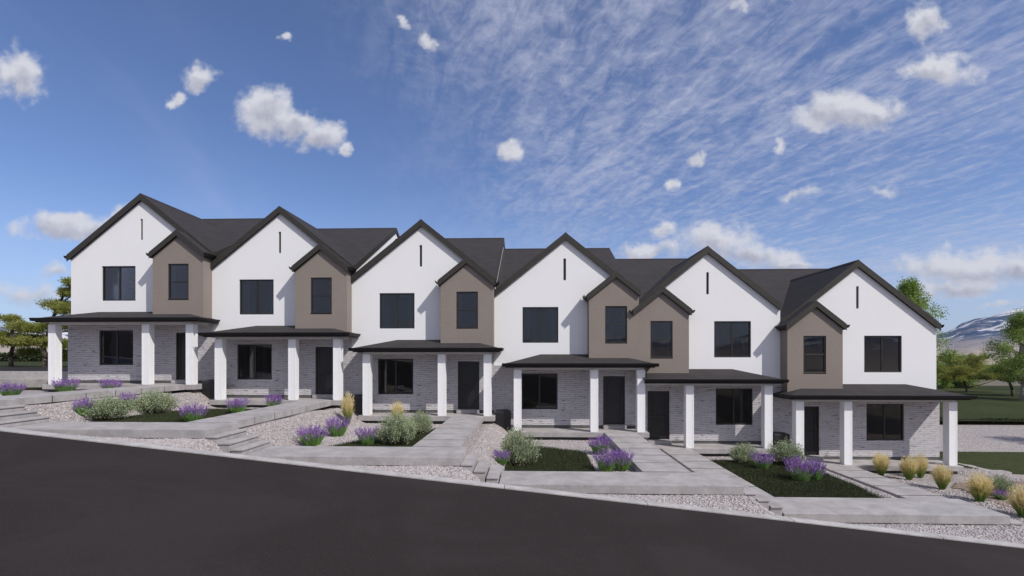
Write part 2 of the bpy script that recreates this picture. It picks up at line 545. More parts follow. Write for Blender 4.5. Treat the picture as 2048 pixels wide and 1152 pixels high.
class MB:
    """collects solids; build() links them as one mesh object. f maps local coordinates (used for mirrored houses)."""
    def __init__(self, f=None):
        self.b = bmesh.new()
        self.f = f or (lambda p: p)

    def vs(self, pts):
        return [self.b.verts.new(self.f(tuple(p))) for p in pts]

    def face(self, pts):
        return self.b.faces.new(self.vs(pts))

    def box(self, x0, x1, y0, y1, z0, z1):
        self.prism([(x0, z0), (x1, z0), (x1, z1), (x0, z1)], y0, y1)
        return self

    def prism(self, poly, y0, y1, axis='y'):
        """poly in (x,z), extruded from y0 to y1 (axis 'x': poly in (y,z); axis 'z': poly in (x,y))"""
        if axis == 'y':
            g = lambda a, c, e: (a, e, c)
        elif axis == 'x':
            g = lambda a, c, e: (e, a, c)
        else:
            g = lambda a, c, e: (a, c, e)
        A = self.vs([g(a, c, y0) for a, c in poly])
        B = self.vs([g(a, c, y1) for a, c in poly])
        n = len(poly)
        self.b.faces.new(A)
        self.b.faces.new(B[::-1])
        for i in range(n):
            self.b.faces.new((A[i], B[i], B[(i + 1) % n], A[(i + 1) % n]))
        return self

    def slab(self, pts, drop):
        """solid below a roof polygon: pts is top face, drop = vertical thickness"""
        A = self.vs(pts)
        B = self.vs([(p[0], p[1], p[2] - drop) for p in pts])
        n = len(pts)
        self.b.faces.new(A)
        self.b.faces.new(B[::-1])
        for i in range(n):
            self.b.faces.new((A[i], B[i], B[(i + 1) % n], A[(i + 1) % n]))
        return self

    def wall(self, x0, x1, zlo, ztop, holes, y0, y1, breaks=()):
        """wall between x0 and x1, bottom zlo, top ztop(x), rectangular holes (xa,xb,za,zb)"""
        xs = sorted({x0, x1, *breaks, *[h[0] for h in holes], *[h[1] for h in holes]})
        xs = [x for x in xs if x0 - 1e-6 <= x <= x1 + 1e-6]
        for a, b in zip(xs[:-1], xs[1:]):
            mid = (a + b) / 2
            hs = sorted([h for h in holes if h[0] < mid < h[1]], key=lambda h: h[2])
            lo = zlo
            for h in hs:
                self.box(a, b, y0, y1, lo, h[2])
                lo = h[3]
            self.prism([(a, lo), (b, lo), (b, ztop(b)), (a, ztop(a))], y0, y1)
        return self

    def tube(self, p, q, r0, r1=None, n=8):
        p = Vector(p)
        q = Vector(q)
        r1 = r0 if r1 is None else r1
        d = (q - p).normalized()
        a = d.orthogonal().normalized()
        c = d.cross(a)
        A = self.vs([p + (a * math.cos(i * 2 * math.pi / n) + c * math.sin(i * 2 * math.pi / n)) * r0 for i in range(n)])
        B = self.vs([q + (a * math.cos(i * 2 * math.pi / n) + c * math.sin(i * 2 * math.pi / n)) * r1 for i in range(n)])
        self.b.faces.new(A[::-1])
        self.b.faces.new(B)
        for i in range(n):
            self.b.faces.new((A[i], A[(i + 1) % n], B[(i + 1) % n], B[i]))
        return self

    def build(self, name, mat, parent=None, bevel=0.0, smooth=False):
        bmesh.ops.recalc_face_normals(self.b, faces=self.b.faces)
        me = bpy.data.meshes.new(name)
        self.b.to_mesh(me)
        self.b.free()
        o = link(name, me, mat, parent)
        if bevel:
            md = o.modifiers.new('bevel', 'BEVEL')
            md.width = bevel
            md.segments = 2
            md.limit_method = 'ANGLE'
            md.angle_limit = math.radians(50)
        if smooth:
            for p in me.polygons:
                p.use_smooth = True
        return o


def raw_mesh(name, verts, faces_n, mat, parent=None, grad=None, smooth=False):
    """fast mesh from arrays: verts (N,3), faces (F,k)"""
    me = bpy.data.meshes.new(name)
    verts = np.ascontiguousarray(verts, dtype=np.float32)
    faces_n = np.ascontiguousarray(faces_n, dtype=np.int32)
    F, k = faces_n.shape
    me.vertices.add(len(verts))
    me.vertices.foreach_set('co', verts.ravel())
    me.loops.add(F * k)
    me.loops.foreach_set('vertex_index', faces_n.ravel())
    me.polygons.add(F)
    me.polygons.foreach_set('loop_start', np.arange(0, F * k, k, dtype=np.int32))
    me.polygons.foreach_set('loop_total', np.full(F, k, dtype=np.int32))
    if grad is not None:
        at = me.attributes.new('grad', 'FLOAT', 'POINT')
        at.data.foreach_set('value', np.ascontiguousarray(grad, dtype=np.float32))
    me.update(calc_edges=True)
    me.validate()
    if smooth:
        me.polygons.foreach_set('use_smooth', np.ones(len(me.polygons), dtype=bool))
    return link(name, me, mat, parent)


# ------------------------------------------------------------------ levels and ground
STEP = .6217
LV = [-1.145 - STEP * i for i in range(8)]
PITCH = 6.164


def ss(t):
    t = min(1.0, max(0.0, t))
    return t * t * (3 - 2 * t)


def curb_z(x):
    return -.905 - .1050 * x


def ground_z(x, y):
    k = ss((y + 8.6) / .6)             # 0 beside the front walk, 1 in the yards
    z = LV[0] - .22
    tr = ((4.62, .9, 4.62, 1.15), (10.75, .9, 10.75, 1.3), (16.94, .9, 16.95, 1.3), (23.57, .9, 22.83, .75), (29.56, .9, 28.5, 1.25))
    for a0, w0, a1, w1 in tr:
        a = a0 + (a1 - a0) * k
        w = w0 + (w1 - w0) * k
        z -= STEP * ss((x - a) / w)
    z -= .10 * ss((y + 3.2) / 1.2)
    z -= .25 * ss((x - 34) / 8)
    if x < -1.0:
        z -= .0
    if y < -9.75:
        f = min(1, (-9.75 - y) / .85)
        z = z * (1 - f) + (curb_z(x) - .02) * f
    z += .03 * (mnoise.noise(Vector((x * .9, y * .9, 3.1))))
    return z


def grid_mesh(name, xs, ys, zf, mat, kind='structure', smooth=True):
    nx, ny = len(xs), len(ys)
    V = np.array([(x, y, zf(x, y)) for y in ys for x in xs])
    i = np.arange((nx - 1) * (ny - 1))
    r, c = i // (nx - 1), i % (nx - 1)
    a = r * nx + c
    F = np.stack([a, a + 1, a + nx + 1, a + nx], 1)
    o = raw_mesh(name, V, F, mat, smooth=smooth)
    tag(o, kind=kind)
    return o


# gravel yards in front of the row
grid_mesh('gravel_ground', np.arange(-22, 37.5, .12), np.arange(-10.58, .12, .12), ground_z, M['gravel'])
# kerb and road
b = MB()
xs = np.arange(-46, 92.1, 3.05)
for x0, x1 in zip(xs[:-1], xs[1:]):
    x1 -= .012
    A = [(x0, -10.85), (x1, -10.85), (x1, -10.58), (x0, -10.58)]
    b.slab([(x, y, curb_z(x)) for x, y in A], .3)
o = b.build('kerb', M['curb'], bevel=.008)
tag(o, kind='structure')
b = MB()
X0, X1, Y0, Y1 = -80, 120, -60, -10.83
b.face([(X0, Y0, curb_z(X0) - .03), (X1, Y0, curb_z(X1) - .03), (X1, Y1, curb_z(X1) - .03), (X0, Y1, curb_z(X0) - .03)])
o = b.build('road', M['asphalt'])
tag(o, kind='structure')


# ------------------------------------------------------------------ walks and steps
def walk(i, x_left, x_right, px0, px1, path_y0=-8.30):
    z = LV[i]
    T = .2
    g = .016
    b = MB()
    # long slab along the street, cast in panels
    n = max(1, round((x_right - x_left) / 4.4))
    xs = [x_left + (x_right - x_left) * k / n for k in range(n + 1)]
    for a, c in zip(xs[:-1], xs[1:]):
        b.box(a + (2 * g if a > x_left else 0), c, -9.72, -8.30, z - T, z)
    b.box(px0 + .02, px1 - .02, path_y0 + .01, -1.34, z - T, z - T + .018)
    # path to the porch in panels
    ys = [path_y0]
    while ys[-1] < -1.32 - .6:
        ys.append(min(ys[-1] + 1.16, -1.32))
    ys[-1] = -1.31
    for a, c in zip(ys[:-1], ys[1:]):
        b.box(px0, px1, a + .075, c, z - .011, z + .001)
        b.box(px0, px0 + .009, a + .03, c, z - T, z - .0112)
        b.box(px1 - .009, px1, a + .03, c, z - T, z - .0112)
    o = b.build('walkway', M['concrete'], bevel=.006)
    tag(o, kind='structure')
    b = MB()
    b.box(px0 + .01, px1 - .01, path_y0 + .002, -1.33, z - T + .02, z - .012)
    for a in xs[1:-1]:
        b.box(a - .02, a + .05, -9.70, -8.32, z - T + .02, z - .012)
    o = b.build('joint_filler', M['joint'])
    tag(o, kind='structure')


def steps(i, x0):
    b = MB()
    for k in range(3):
        z = LV[i] - .155 * (k + 1)
        x1 = x0 + .305 * (k + 1)
        b.box(x0 + .305 * k + .004, x1 - .028, -9.695, -8.42 + .04 * k, z - .30, z - .045)
        b.box(x0 + .305 * k + .012, x1, -9.72, -8.41 + .04 * k, z - .0449, z)
    o = b.build('steps', M['concrete'], bevel=.008)
    tag(o, kind='structure')


walk(0, -6.0, 4.62, 3.12, 4.42)
walk(1, 5.53, 10.75, 9.28, 10.55)
walk(2, 11.67, 16.94, 15.45, 16.72)
walk(3, 17.86, 23.57, 21.55, 22.81)
walk(4, 24.49, 29.56, 23.79, 24.93, -9.6)
walk(5, 30.48, 38.0, 29.92, 31.17, -8.0)
for i, x in enumerate((4.62, 10.75, 16.94, 23.57, 29.56)):
    steps(i, x)


# ------------------------------------------------------------------ townhouses
def gutter_profile():
    return [(0, 0), (0, -.13), (.065, -.13), (.12, -.05), (.13, 0), (.105, 0), (.10, -.04), (.055, -.105), (.02, -.105), (.02, 0)]


def window(parent, f, x0, x1, z0, z1, y, hung=False, curtains=True, lower=False):
    fw, dp = .055, .09
    b = MB(f)
    b.box(x0, x0 + fw, y, y + dp, z0, z1).box(x1 - fw, x1, y, y + dp, z0, z1)
    b.box(x0 + fw, x1 - fw, y, y + dp, z0, z0 + fw).box(x0 + fw, x1 - fw, y, y + dp, z1 - fw, z1)
    if hung:
        b.box(x0 - .015, x1 + .015, y - .03, y - .002, z0 - .03, z0 + .02)
    w = b.build('window', M['frame'], parent, bevel=.004)
    b = MB(f)
    xm, zm = (x0 + x1) / 2, (z0 + z1) / 2
    if hung:
        b.box(x0 + fw + .002, x1 - fw - .002, y + .01, y + .05, zm - .024, zm + .024)
    else:
        b.box(xm - .03, xm + .03, y + .01, y + .055, z0 + fw + .002, z1 - fw - .002)
    b.build('mullion', M['frame'], w, bevel=.003)
    b = MB(f)
    b.box(x0 + fw - .01, x1 - fw + .01, y + .035, y + .041, z0 + fw - .01, z1 - fw + .01)
    b.build('pane', M['glass'], w)
    if curtains:
        for side in (0, 1):
            wd = .30 if not hung else .18
            xa = x0 + .02 if side == 0 else x1 - .02 - wd
            n = 28
            V, F = [], []
            for k in range(n + 1):
                xx = xa + wd * k / n
                yy = y + .20 + .03 * math.sin(k / n * math.pi * 9 + side)
                V += [f((xx, yy, z0 - .25)), f((xx, yy, z1 + .12))]
                if k:
                    F.append((2 * k - 2, 2 * k, 2 * k + 1, 2 * k - 1))
            raw_mesh('curtain', V, F, M['curtain'], w, smooth=True)
    return w


HOUSE_LABELS = [
    'white gabled townhouse at the uphill left end of the row, beside the pines',
    'white gabled townhouse second from the uphill left end of the row',
    'white gabled townhouse third from the left, above the straight path to its door',
    'white gabled townhouse fourth from the left, beige bay joined to its lower right neighbour',
    'white gabled townhouse fifth from the left, beige bay joined to its higher left neighbour',
    'white gabled townhouse at the downhill right end of the row, beside the lawn',
]


def townhouse(i):
    mir = i >= 4
    end = i in (0, 5)
    z0 = LV[i]
    base = (-1.43 + PITCH * i) if not mir else (29.06 + PITCH * (i - 4))
    root = empty('townhouse', (base, 0, z0))
    tag(root, HOUSE_LABELS[i], 'townhouse', 'attached townhouses stepping down the slope')
    f = (lambda p: (-p[0], p[1], p[2])) if mir else (lambda p: p)
    xl = -.19 if end else 0.0
    xr = 6.0 if i in (3, 4) else 6.164
    xg, s, zr = 3.03, .8, 8.265
    WU = (1.205, 2.729, 3.615, 5.139)
    WL = (1.17, 2.694, .792, 2.316)
    WB = (4.622, 5.523, 3.592, 5.112)
    DR = (4.61, 5.53, .16, 2.20)
    zm = lambda y: 5.66 + .483 * y          # main roof, front slope
    zgab = lambda x: zr - s * abs(x - xg)
    TH = .26
    yr = 7.2
    zridge = zm(yr)
    yv = lambda x: (zgab(x) - 5.66) / .483   # valley

    # --- walls
    b = MB(f)
    top = lambda x: zgab(x) - TH
    slot = (2.945, 3.055, 6.275, 7.20)
    b.wall(xl, xr, 2.7, top, [WU, slot, (3.99, xr - .2, 2.9, 5.3)], 0, .2, breaks=(xg,))
    b.wall(xl, xr, -.9, lambda x: 2.7, [WL, DR], .001, .2)
    for side, x in ((0, xl), (1, xr)):
        xa, xb = (x, x + .19) if side == 0 else (x - .19, x)
        ze = zgab(x) - TH
        yy = max(.21, yv(x))
        holes = [(3.05, 3.85, 4.55, 5.05), (3.05, 3.85, 1.75, 2.25)] if (end and side == 0) else []

        def tp(y, ze=ze, yy=yy):
            if y <= yy:
                return ze
            return (zm(y) if y <= yr else zm(2 * yr - y)) - TH
        ys = sorted({.201, yy, yr, 14.4, *[h[0] for h in holes], *[h[1] for h in holes]})
        for a, c in zip(ys[:-1], ys[1:]):
            hs = sorted([h for h in holes if h[0] <= (a + c) / 2 <= h[1]], key=lambda h: h[2])
            lo = -.9
            for h in hs:
                b.prism([(a, lo), (c, lo), (c, h[2]), (a, h[2])], xa, xb, 'x')
                lo = h[3]
            b.prism([(a, lo), (c, lo), (c, tp(c)), (a, tp(a))], xa, xb, 'x')
    b.box(xl + .2, xr - .2, 14.2, 14.39, -.9, 5.3)
    wall = b.build('wall', M['white'], root)
    b = MB(f)
    b.box(slot[0] - .001, slot[1] + .001, .06, .15, slot[2] - .01, slot[3] + .01)
    b.build('gable_vent', M['fascia'], root)
    # side window frames of the end houses
    if end:
        for (ya, yb, za, zb) in ((3.05, 3.85, 4.55, 5.05), (3.05, 3.85, 1.75, 2.25)):
            b = MB(f)
            xa, xb = xl + .05, xl + .12
            b.box(xa, xb, ya, yb, za, za + .05).box(xa, xb, ya, yb, zb - .05, zb)
            b.box(xa, xb, ya, ya + .05, za + .05, zb - .05).box(xa, xb, yb - .05, yb, za + .05, zb - .05)
            w = b.build('side_window', M['frame'], root)
            b = MB(f)
            b.box(xl + .08, xl + .085, ya + .04, yb - .04, za + .04, zb - .04)
            b.build('pane', M['clear'], w)

    # --- stone veneer on the ground floor
    b = MB(f)
    bx = xl - .06 if end else xl
    b.wall(bx, xr, .125, lambda x: 2.66, [WL, DR], -.09, -.001)
    if end:
        for (ya, yb, za, zb) in ((0, 3.03, -.4, 2.66), (3.87, 14.3, -.4, 2.66), (3.03, 3.87, -.4, 1.73), (3.03, 3.87, 2.27, 2.66)):
            b.box(bx, xl - .001, ya, yb, za, zb)
    b.build('stone_veneer', M['stone'], root)
    b = MB(f)
    b.box(bx, DR[0] - .02, -.075, -.002, -.9, .122).box(DR[1] + .02, xr, -.075, -.002, -.9, .122)
    b.build('base_flashing', M['concrete_dark'], root)

    # --- interior rooms seen through the glass
    b = MB(f)
    x_a, x_b = xl + .2, xr - .2
    b.box(x_a, x_b, .201, 4.6, 2.62, 2.88)
    b.box(x_a, x_b, .201, 4.6, 5.34, 5.44)
    b.box(x_a, x_b, 4.6, 4.7, -.1, 5.44)
    b.box(3.86, 3.98, .21, 4.6, 2.881, 5.339)
    b.box(4.0, x_b, -.44, .2, 5.31, 5.36)
    if i in (2, 4):          # stair stringers glimpsed through the lower window
        for k in range(8):
            b.box(1.0 + .12 * k, 2.1, 2.6 + .25 * k, 2.84 + .25 * k, .3 + .19 * k, .34 + .19 * k)
    if i == 1:
        b.box(1.62, 1.80, 1.2, 1.35, 0, 2.6)
    b.build('room_walls', M['room'], root)
    b = MB(f)
    b.box(x_a, x_b, .201, 4.59, -.1, .02)
    b.build('room_floor', M['roomfloor'], root)
    b = MB(f)
    b.box(x_a, 3.85, .201, 4.59, 2.881, 2.90)
    b.build('room_floor', M['roomfloor'], root)

    # --- windows and door
    window(root, f, *WU, .045, curtains=not end)
    window(root, f, *WL, -.045, curtains=False)
    b = MB(f)
    dx0, dx1, dz0, dz1 = DR
    y = -.03
    b.box(dx0 + .002, dx0 + .05, y - .03, y + .1, dz0, dz1).box(dx1 - .05, dx1 - .002, y - .03, y + .1, dz0, dz1)
    b.box(dx0 + .05, dx1 - .05, y - .03, y + .1, dz1 - .05, dz1 - .002)
    fr = b.build('door_frame', M['frame'], root, bevel=.003)
    b = MB(f)
    a0, a1 = dx0 + .053, dx1 - .053
    c0, c1 = dz0 + .012, dz1 - .053
    # stiles and rails round two recessed panels
    b.box(a0, a0 + .11, y, y + .045, c0, c1).box(a1 - .11, a1, y, y + .045, c0, c1)
    for za, zb in ((c0, c0 + .2), (c0 + .86, c0 + .98), (c1 - .12, c1)):
        b.box(a0 + .11, a1 - .11, y, y + .045, za, zb)
    for za, zb in ((c0 + .2, c0 + .86), (c0 + .98, c1 - .12)):
        b.box(a0 + .11, a1 - .11, y + .018, y + .04, za, zb)
        b.box(a0 + .155, a1 - .155, y + .006, y + .0178, za + .045, zb - .045)
    dr = b.build('door', M['door'], root, bevel=.004)
    b = MB(f)
    hx = a1 - .055
    b.tube((hx, y, 1.13), (hx, y - .05, 1.13), .022, n=12)
    b.tube((hx, y - .045, 1.13), (hx - .11, y - .045, 1.13), .010, n=8)
    b.build('handle', M['handle'], dr)
    b = MB(f)
    b.tube((hx, y, 1.27), (hx, y - .02, 1.27), .026, n=12)
    b.build('lock', M['handle'], dr)
    b = MB(f)
    b.box(DR[0] - .02, DR[1] + .02, -.38, .05, .001, .155)
    b.build('doorstep', M['concrete'], root, bevel=.008)

    # --- bay
    y0 = -.6
    bs = .8
    zb, xb0 = 6.28 + .25, 5.06
    bt = lambda x: zb - .25 - bs * abs(x - xb0) * 1.0
    b = MB(f)
    b.wall(3.96, xr, 2.66, bt, [WB], y0, y0 + .15, breaks=(xb0,))
    b.prism([(y0 + .151, 2.66), (-.002, 2.66), (-.002, bt(3.96)), (y0 + .151, bt(3.96))], 3.96, 4.0, 'x')
    b.prism([(y0 + .151, 2.66), (-.002, 2.66), (-.002, bt(xr)), (y0 + .151, bt(xr))], xr - .12, xr, 'x')
    b.box(4.0, xr - .12, y0 + .151, -.002, 2.70, 2.9)
    b.build('bay_wall', M['taupe'], root)
    window(root, f, *WB, y0 + .03, hung=True, curtains=True)

    # --- bay roof
    b = MB(f)
    xe0 = 3.96 - .09
    xe1 = 6.164 + .09
    if i == 3:
        xe1 = 6.05
    zt = lambda x: zb - bs * abs(x - xb0)
    b.slab([(xe0, -.69, zt(xe0)), (xb0, -.69, zb), (xb0, .1, zb), (xe0, -.002, zt(xe0))], .22)
    b.slab([(xb0, -.69, zb), (xe1, -.69, zt(xe1)), (xe1, .30, zt(xe1)), (xb0, .30, zb)], .22)
    r = b.build('bay_roof', M['roof'], root)
    b = MB(f)
    for sgn, xe in ((-1, xe0), (1, xe1)):
        b.prism([(xe, zt(xe) + .012), (xb0, zb + .012), (xb0, zb - .245), (xe, zt(xe) - .245)], -.72, -.692)
    b.build('fascia', M['fascia'], r)
    gp = gutter_profile()
    b = MB(f)
    b.prism([(xe0 - .002 - a, zt(xe0) - .02 + c) for a, c in gp], -.72, -.05)
    b.build('gutter', M['gutter'], r)
    if i != 3:
        b = MB(f)
        b.prism([(xe1 + .002 + a, zt(xe1) - .02 + c) for a, c in gp], -.72, -.005)
        b.build('gutter', M['gutter'], r)

    # --- main roof
    gl = xl - .10 if end else xl
    gr = xr
    b = MB(f)
    b.slab([(gl, -.09, zgab(gl)), (xg, -.09, zr), (xg, yv(xg), zr), (gl, yv(gl), zgab(gl))], .22)
    b.slab([(xg, -.09, zr), (gr, -.09, zgab(gr)), (gr, yv(gr), zgab(gr)), (xg, yv(xg), zr)], .22)
    b.slab([(gl, yv(gl), zgab(gl)), (xg, yv(xg), zr), (gr, yv(gr), zgab(gr)), (gr, yr, zridge), (gl, yr, zridge)], .22)
    b.slab([(gl, yr, zridge), (gr, yr, zridge), (gr, 14.7, zm(2 * yr - 14.7)), (gl, 14.7, zm(2 * yr - 14.7))], .22)
    rf = b.build('roof', M['roof'], root)
    b = MB(f)
    for xe in (gl, gr):
        b.prism([(xe, zgab(xe) + .015), (xg, zr + .015), (xg, zr - .27), (xe, zgab(xe) - .27)], -.125, -.092)
    # bargeboards on both sides of the main roof
    if i not in (4,):
        for xe, d in (((gr, .06),) if i != 3 else ()):
            y_s = yv(gr)
            b.prism([(y_s, zm(y_s) + .02), (yr, zridge + .02), (yr, zridge - .25), (y_s, zm(y_s) - .25)], xe + .002, xe + d, 'x')
            b.prism([(yr, zridge + .02), (14.7, zm(2 * yr - 14.7) + .02), (14.7, zm(2 * yr - 14.7) - .25), (yr, zridge - .25)], xe + .002, xe + d, 'x')
    b.build('fascia', M['fascia'], rf)
    b = MB(f)
    cap = [(-.12, -.035), (0, .03), (.12, -.035), (.12, -.055), (0, .008), (-.12, -.055)]
    b.prism([(yr + a, zridge + c) for a, c in cap], gl, gr, 'x')
    b.prism([(xg + a, zr + c) for a, c in [(-.12, -.075), (0, .03), (.12, -.075), (.12, -.10), (0, .002), (-.12, -.10)]], -.12, yv(xg))
    b.build('ridge_cap', M['roof'], rf)
    if end:
        b = MB(f)
        b.prism([(gl - .002 - a, zgab(gl) - .02 + c) for a, c in gp], -.125, .9)
        b.build('gutter', M['gutter'], rf)

    # --- porch roof
    px0 = -.37 if end else .56
    px1 = 5.95 if i == 4 else 6.44
    yf, ze, k = -1.42, 2.757, .26
    run = 1.42
    zw = ze + k * run
    b = MB(f)
    cut = px1 if i == 4 else px1 - run
    T0 = (px0, yf, ze)
    b.face([(px0, yf, ze), (px1, yf, ze), (cut, -.001, zw), (px0 + run, -.001, zw)])
    b.face([(px0, yf, ze), (px0 + run, -.001, zw), (px0, -.001, ze)])
    if i == 4:
        b.face([(px1, yf, ze), (px1, -.001, ze), (px1, -.001, zw)])
    else:
        b.face([(px1, yf, ze), (px1, -.001, ze), (cut, -.001, zw)])
    b.face([(px0, yf, ze - .02), (px0, -.001, ze - .02), (px1, -.001, ze - .02), (px1, yf, ze - .02)])
    pr = b.build('porch_roof', M['roof'], root)
    b = MB(f)
    b.box(px0, px1, yf - .02, yf - .001, 2.585, ze + .004)
    b.box(px0 - .02, px0 - .001, yf - .02, -.002, 2.585, ze + .004)
    if i != 4:
        b.box(px1 + .001, px1 + .02, yf - .02, -.002, 2.585, ze + .004)
    b.build('fascia', M['trim'], pr)
    b = MB(f)
    b.prism([(yf - .022 - a, ze + c) for a, c in gp], px0 - .15, px1 + (.15 if i != 4 else 0), 'x')
    b.prism([(px0 - .022 - a, ze - .002 + c) for a, c in gp], yf - .01, -.1)
    if i != 4:
        b.prism([(px1 + .022 + a, ze - .002 + c) for a, c in gp], yf - .01, -.1)
    b.build('gutter', M['gutter'], pr)
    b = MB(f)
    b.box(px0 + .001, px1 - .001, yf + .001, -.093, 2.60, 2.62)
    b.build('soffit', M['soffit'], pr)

    # --- porch beam, columns, slab
    cx0 = -.055 if end else .875
    bend = 6.12 if i != 4 else 5.95
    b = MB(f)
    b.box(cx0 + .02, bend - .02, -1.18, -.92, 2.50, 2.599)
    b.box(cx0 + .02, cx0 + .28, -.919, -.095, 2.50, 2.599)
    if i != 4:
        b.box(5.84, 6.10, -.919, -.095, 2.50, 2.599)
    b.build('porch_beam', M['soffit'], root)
    cols = [cx0, 3.955, 5.82] if i != 4 else [cx0, 3.955]
    for cx in cols:
        b = MB(f)
        b.box(cx, cx + .3, -1.2, -.9, .002, 2.499)
        # raised corner boards
        for qx in (cx - .006, cx + .3 - .044):
            b.box(qx, qx + .05, -1.206, -1.201, .03, 2.49)
        for (qx, w_) in ((cx - .006, .005), (cx + .3 + .001, .005)):
            b.box(qx, qx + w_, -1.2, -1.15, .03, 2.49).box(qx, qx + w_, -.95, -.9, .03, 2.49)
        b.build('column', M['board'], root, bevel=.003)
    sx0 = -.23 if end else .70
    sx1 = 6.27
    if i == 4:
        sx1 = 5.66
    b = MB(f)
    b.box(sx0, sx1, -1.3, -.076, -.2, 0)
    b.build('porch_slab', M['concrete'], root, bevel=.01)
    b = MB(f)
    b.box(sx0 + .1, sx1 - .1, -1.12, -.08, -.8, -.201)
    b.build('slab_footing', M['concrete_dark'], root)
    return root


for i in range(6):
    townhouse(i)


# ------------------------------------------------------------------ condensers
def condenser(x, z, label):
    root = empty('air_conditioner', (x, -.55, z))
    tag(root, label, 'air conditioner', 'outdoor air conditioning units between the porches')
    w, d, h = .31, .31, .80
    b = MB()
    b.box(-w, w, -d, d, .06, h)
    b.build('casing', M['metal'], root, bevel=.012)
    b = MB()
    for k in range(16):
        zz = .12 + k * .039
        b.box(-w + .04, w - .04, -d - .012, -d - .001, zz, zz + .018)
        b.box(-w - .012, -w - .001, -d + .04, d - .04, zz, zz + .018)
        b.box(w + .001, w + .012, -d + .04, d - .04, zz, zz + .018)
    b.build('louvres', M['frame'], root)
    b = MB()
    b.tube((0, 0, h + .001), (0, 0, h + .03), .25, .23, 24)
    b.build('fan_guard', M['frame'], root)
    b = MB()
    b.box(-w - .05, w + .05, -d - .05, d + .05, -.3, .058)
    b.build('pad', M['concrete_dark'], root)


condenser(5.15, LV[1] - .02, 'dark air conditioner between the first and second porches from the left, in the shade')
condenser(11.32, LV[2] - .02, 'dark air conditioner behind the golden grass between second and third porches from the left')
condenser(17.47, LV[3] - .02, 'dark square air conditioner beside the third porch slab, above the big sage bush')
condenser(28.72, LV[5] + .35, 'dark air conditioner between the two rightmost porches, behind the sage bushes')

# ------------------------------------------------------------------ lawns in the yards
GP = [[(5.75, -8.27), (9.2, -8.27), (9.15, -3.2), (7.0, -3.1), (6.0, -3.6), (5.6, -5.5)],
      [(12.5, -8.27), (15.38, -8.27), (15.38, -3.5), (14.9, -4.1), (14.05, -4.8), (13.2, -6.6)],
      [(17.95, -8.27), (20.45, -8.27), (20.45, -5.4), (20.3, -4.5), (18.9, -3.6), (18.2, -4.2), (17.9, -5.4)],
      [(25.02, -8.27), (28.05, -8.27), (28.3, -5.4), (28.3, -3.2), (27.2, -2.3), (25.02, -2.5)]]


def in_poly(P, x, y):
    r = np.zeros(len(x), bool)
    n = len(P)
    for k in range(n):
        (x1, y1), (x2, y2) = P[k], P[(k + 1) % n]
        c = ((y1 > y) != (y2 > y)) & (x < (x2 - x1) * (y - y1) / (y2 - y1 + 1e-12) + x1)
        r ^= c
    return r


def gz_arr(X, Y):
    return np.array([ground_z(a, c) for a, c in zip(X, Y)])


def blades(X, Y, Z, h, w, lean, rng):
    n = len(X)
    a = rng.random(n) * 2 * np.pi
    l = rng.random(n) * 2 * np.pi
    hh = h * (0.6 + 0.7 * rng.random(n))
    ln = lean * rng.random(n) * hh
    dx, dy = np.cos(a) * w / 2, np.sin(a) * w / 2
    V = np.zeros((n, 3, 3))
    V[:, 0] = np.stack([X - dx, Y - dy, Z], 1)
    V[:, 1] = np.stack([X + dx, Y + dy, Z], 1)
    V[:, 2] = np.stack([X + np.cos(l) * ln, Y + np.sin(l) * ln, Z + hh], 1)
    return V.reshape(-1, 3), np.arange(n * 3).reshape(-1, 3)


for k, P in enumerate(GP):
    xs_ = [p[0] for p in P]
    ys_ = [p[1] for p in P]
    x0, x1, y0, y1 = min(xs_), max(xs_), min(ys_), max(ys_)
    # turf sheet just above the gravel
    step = .14
    XX, YY = np.meshgrid(np.arange(x0, x1 + step, step), np.arange(y0, y1 + step, step))
    nx, ny = XX.shape[1], XX.shape[0]
    zz = gz_arr(XX.ravel(), YY.ravel()) + .035
    V = np.stack([XX.ravel(), YY.ravel(), zz], 1)
    ii = np.arange((nx - 1) * (ny - 1))
    r, c = ii // (nx - 1), ii % (nx - 1)
    a = r * nx + c
    F = np.stack([a, a + 1, a + nx + 1, a + nx], 1)
    cen = V[F].mean(1)
    F = F[in_poly(P, cen[:, 0], cen[:, 1]) & (cen[:, 1] < y1 - .0)]
    used, inv = np.unique(F, return_inverse=True)
    o = raw_mesh('turf', V[used], inv.reshape(F.shape), M['soil'], smooth=True)
    tag(o, kind='structure')
    area = (x1 - x0) * (y1 - y0)
    n = int(area * 2600)
    X = x0 + RNG.random(n) * (x1 - x0)
    Y = y0 + RNG.random(n) * (y1 - y0)
    jit = .10
    keep = in_poly(P, X + RNG.normal(0, jit, n), Y + RNG.normal(0, jit, n)) & (Y > -8.28) & (X < x1 + .05)
    X, Y = X[keep], Y[keep]
    V, F = blades(X, Y, gz_arr(X, Y) + .02, .075, .011, .8, RNG)
    o = raw_mesh('grass', V, F, M['grass'])
    tag(o, kind='stuff')
    o['label'] = ['short dark grass in the yard of the second house', 'short dark grass beside the straight path and sage bushes',
                  'short dark grass between big sage bush and lavender', 'short dark grass in front of the two right-hand houses'][k]


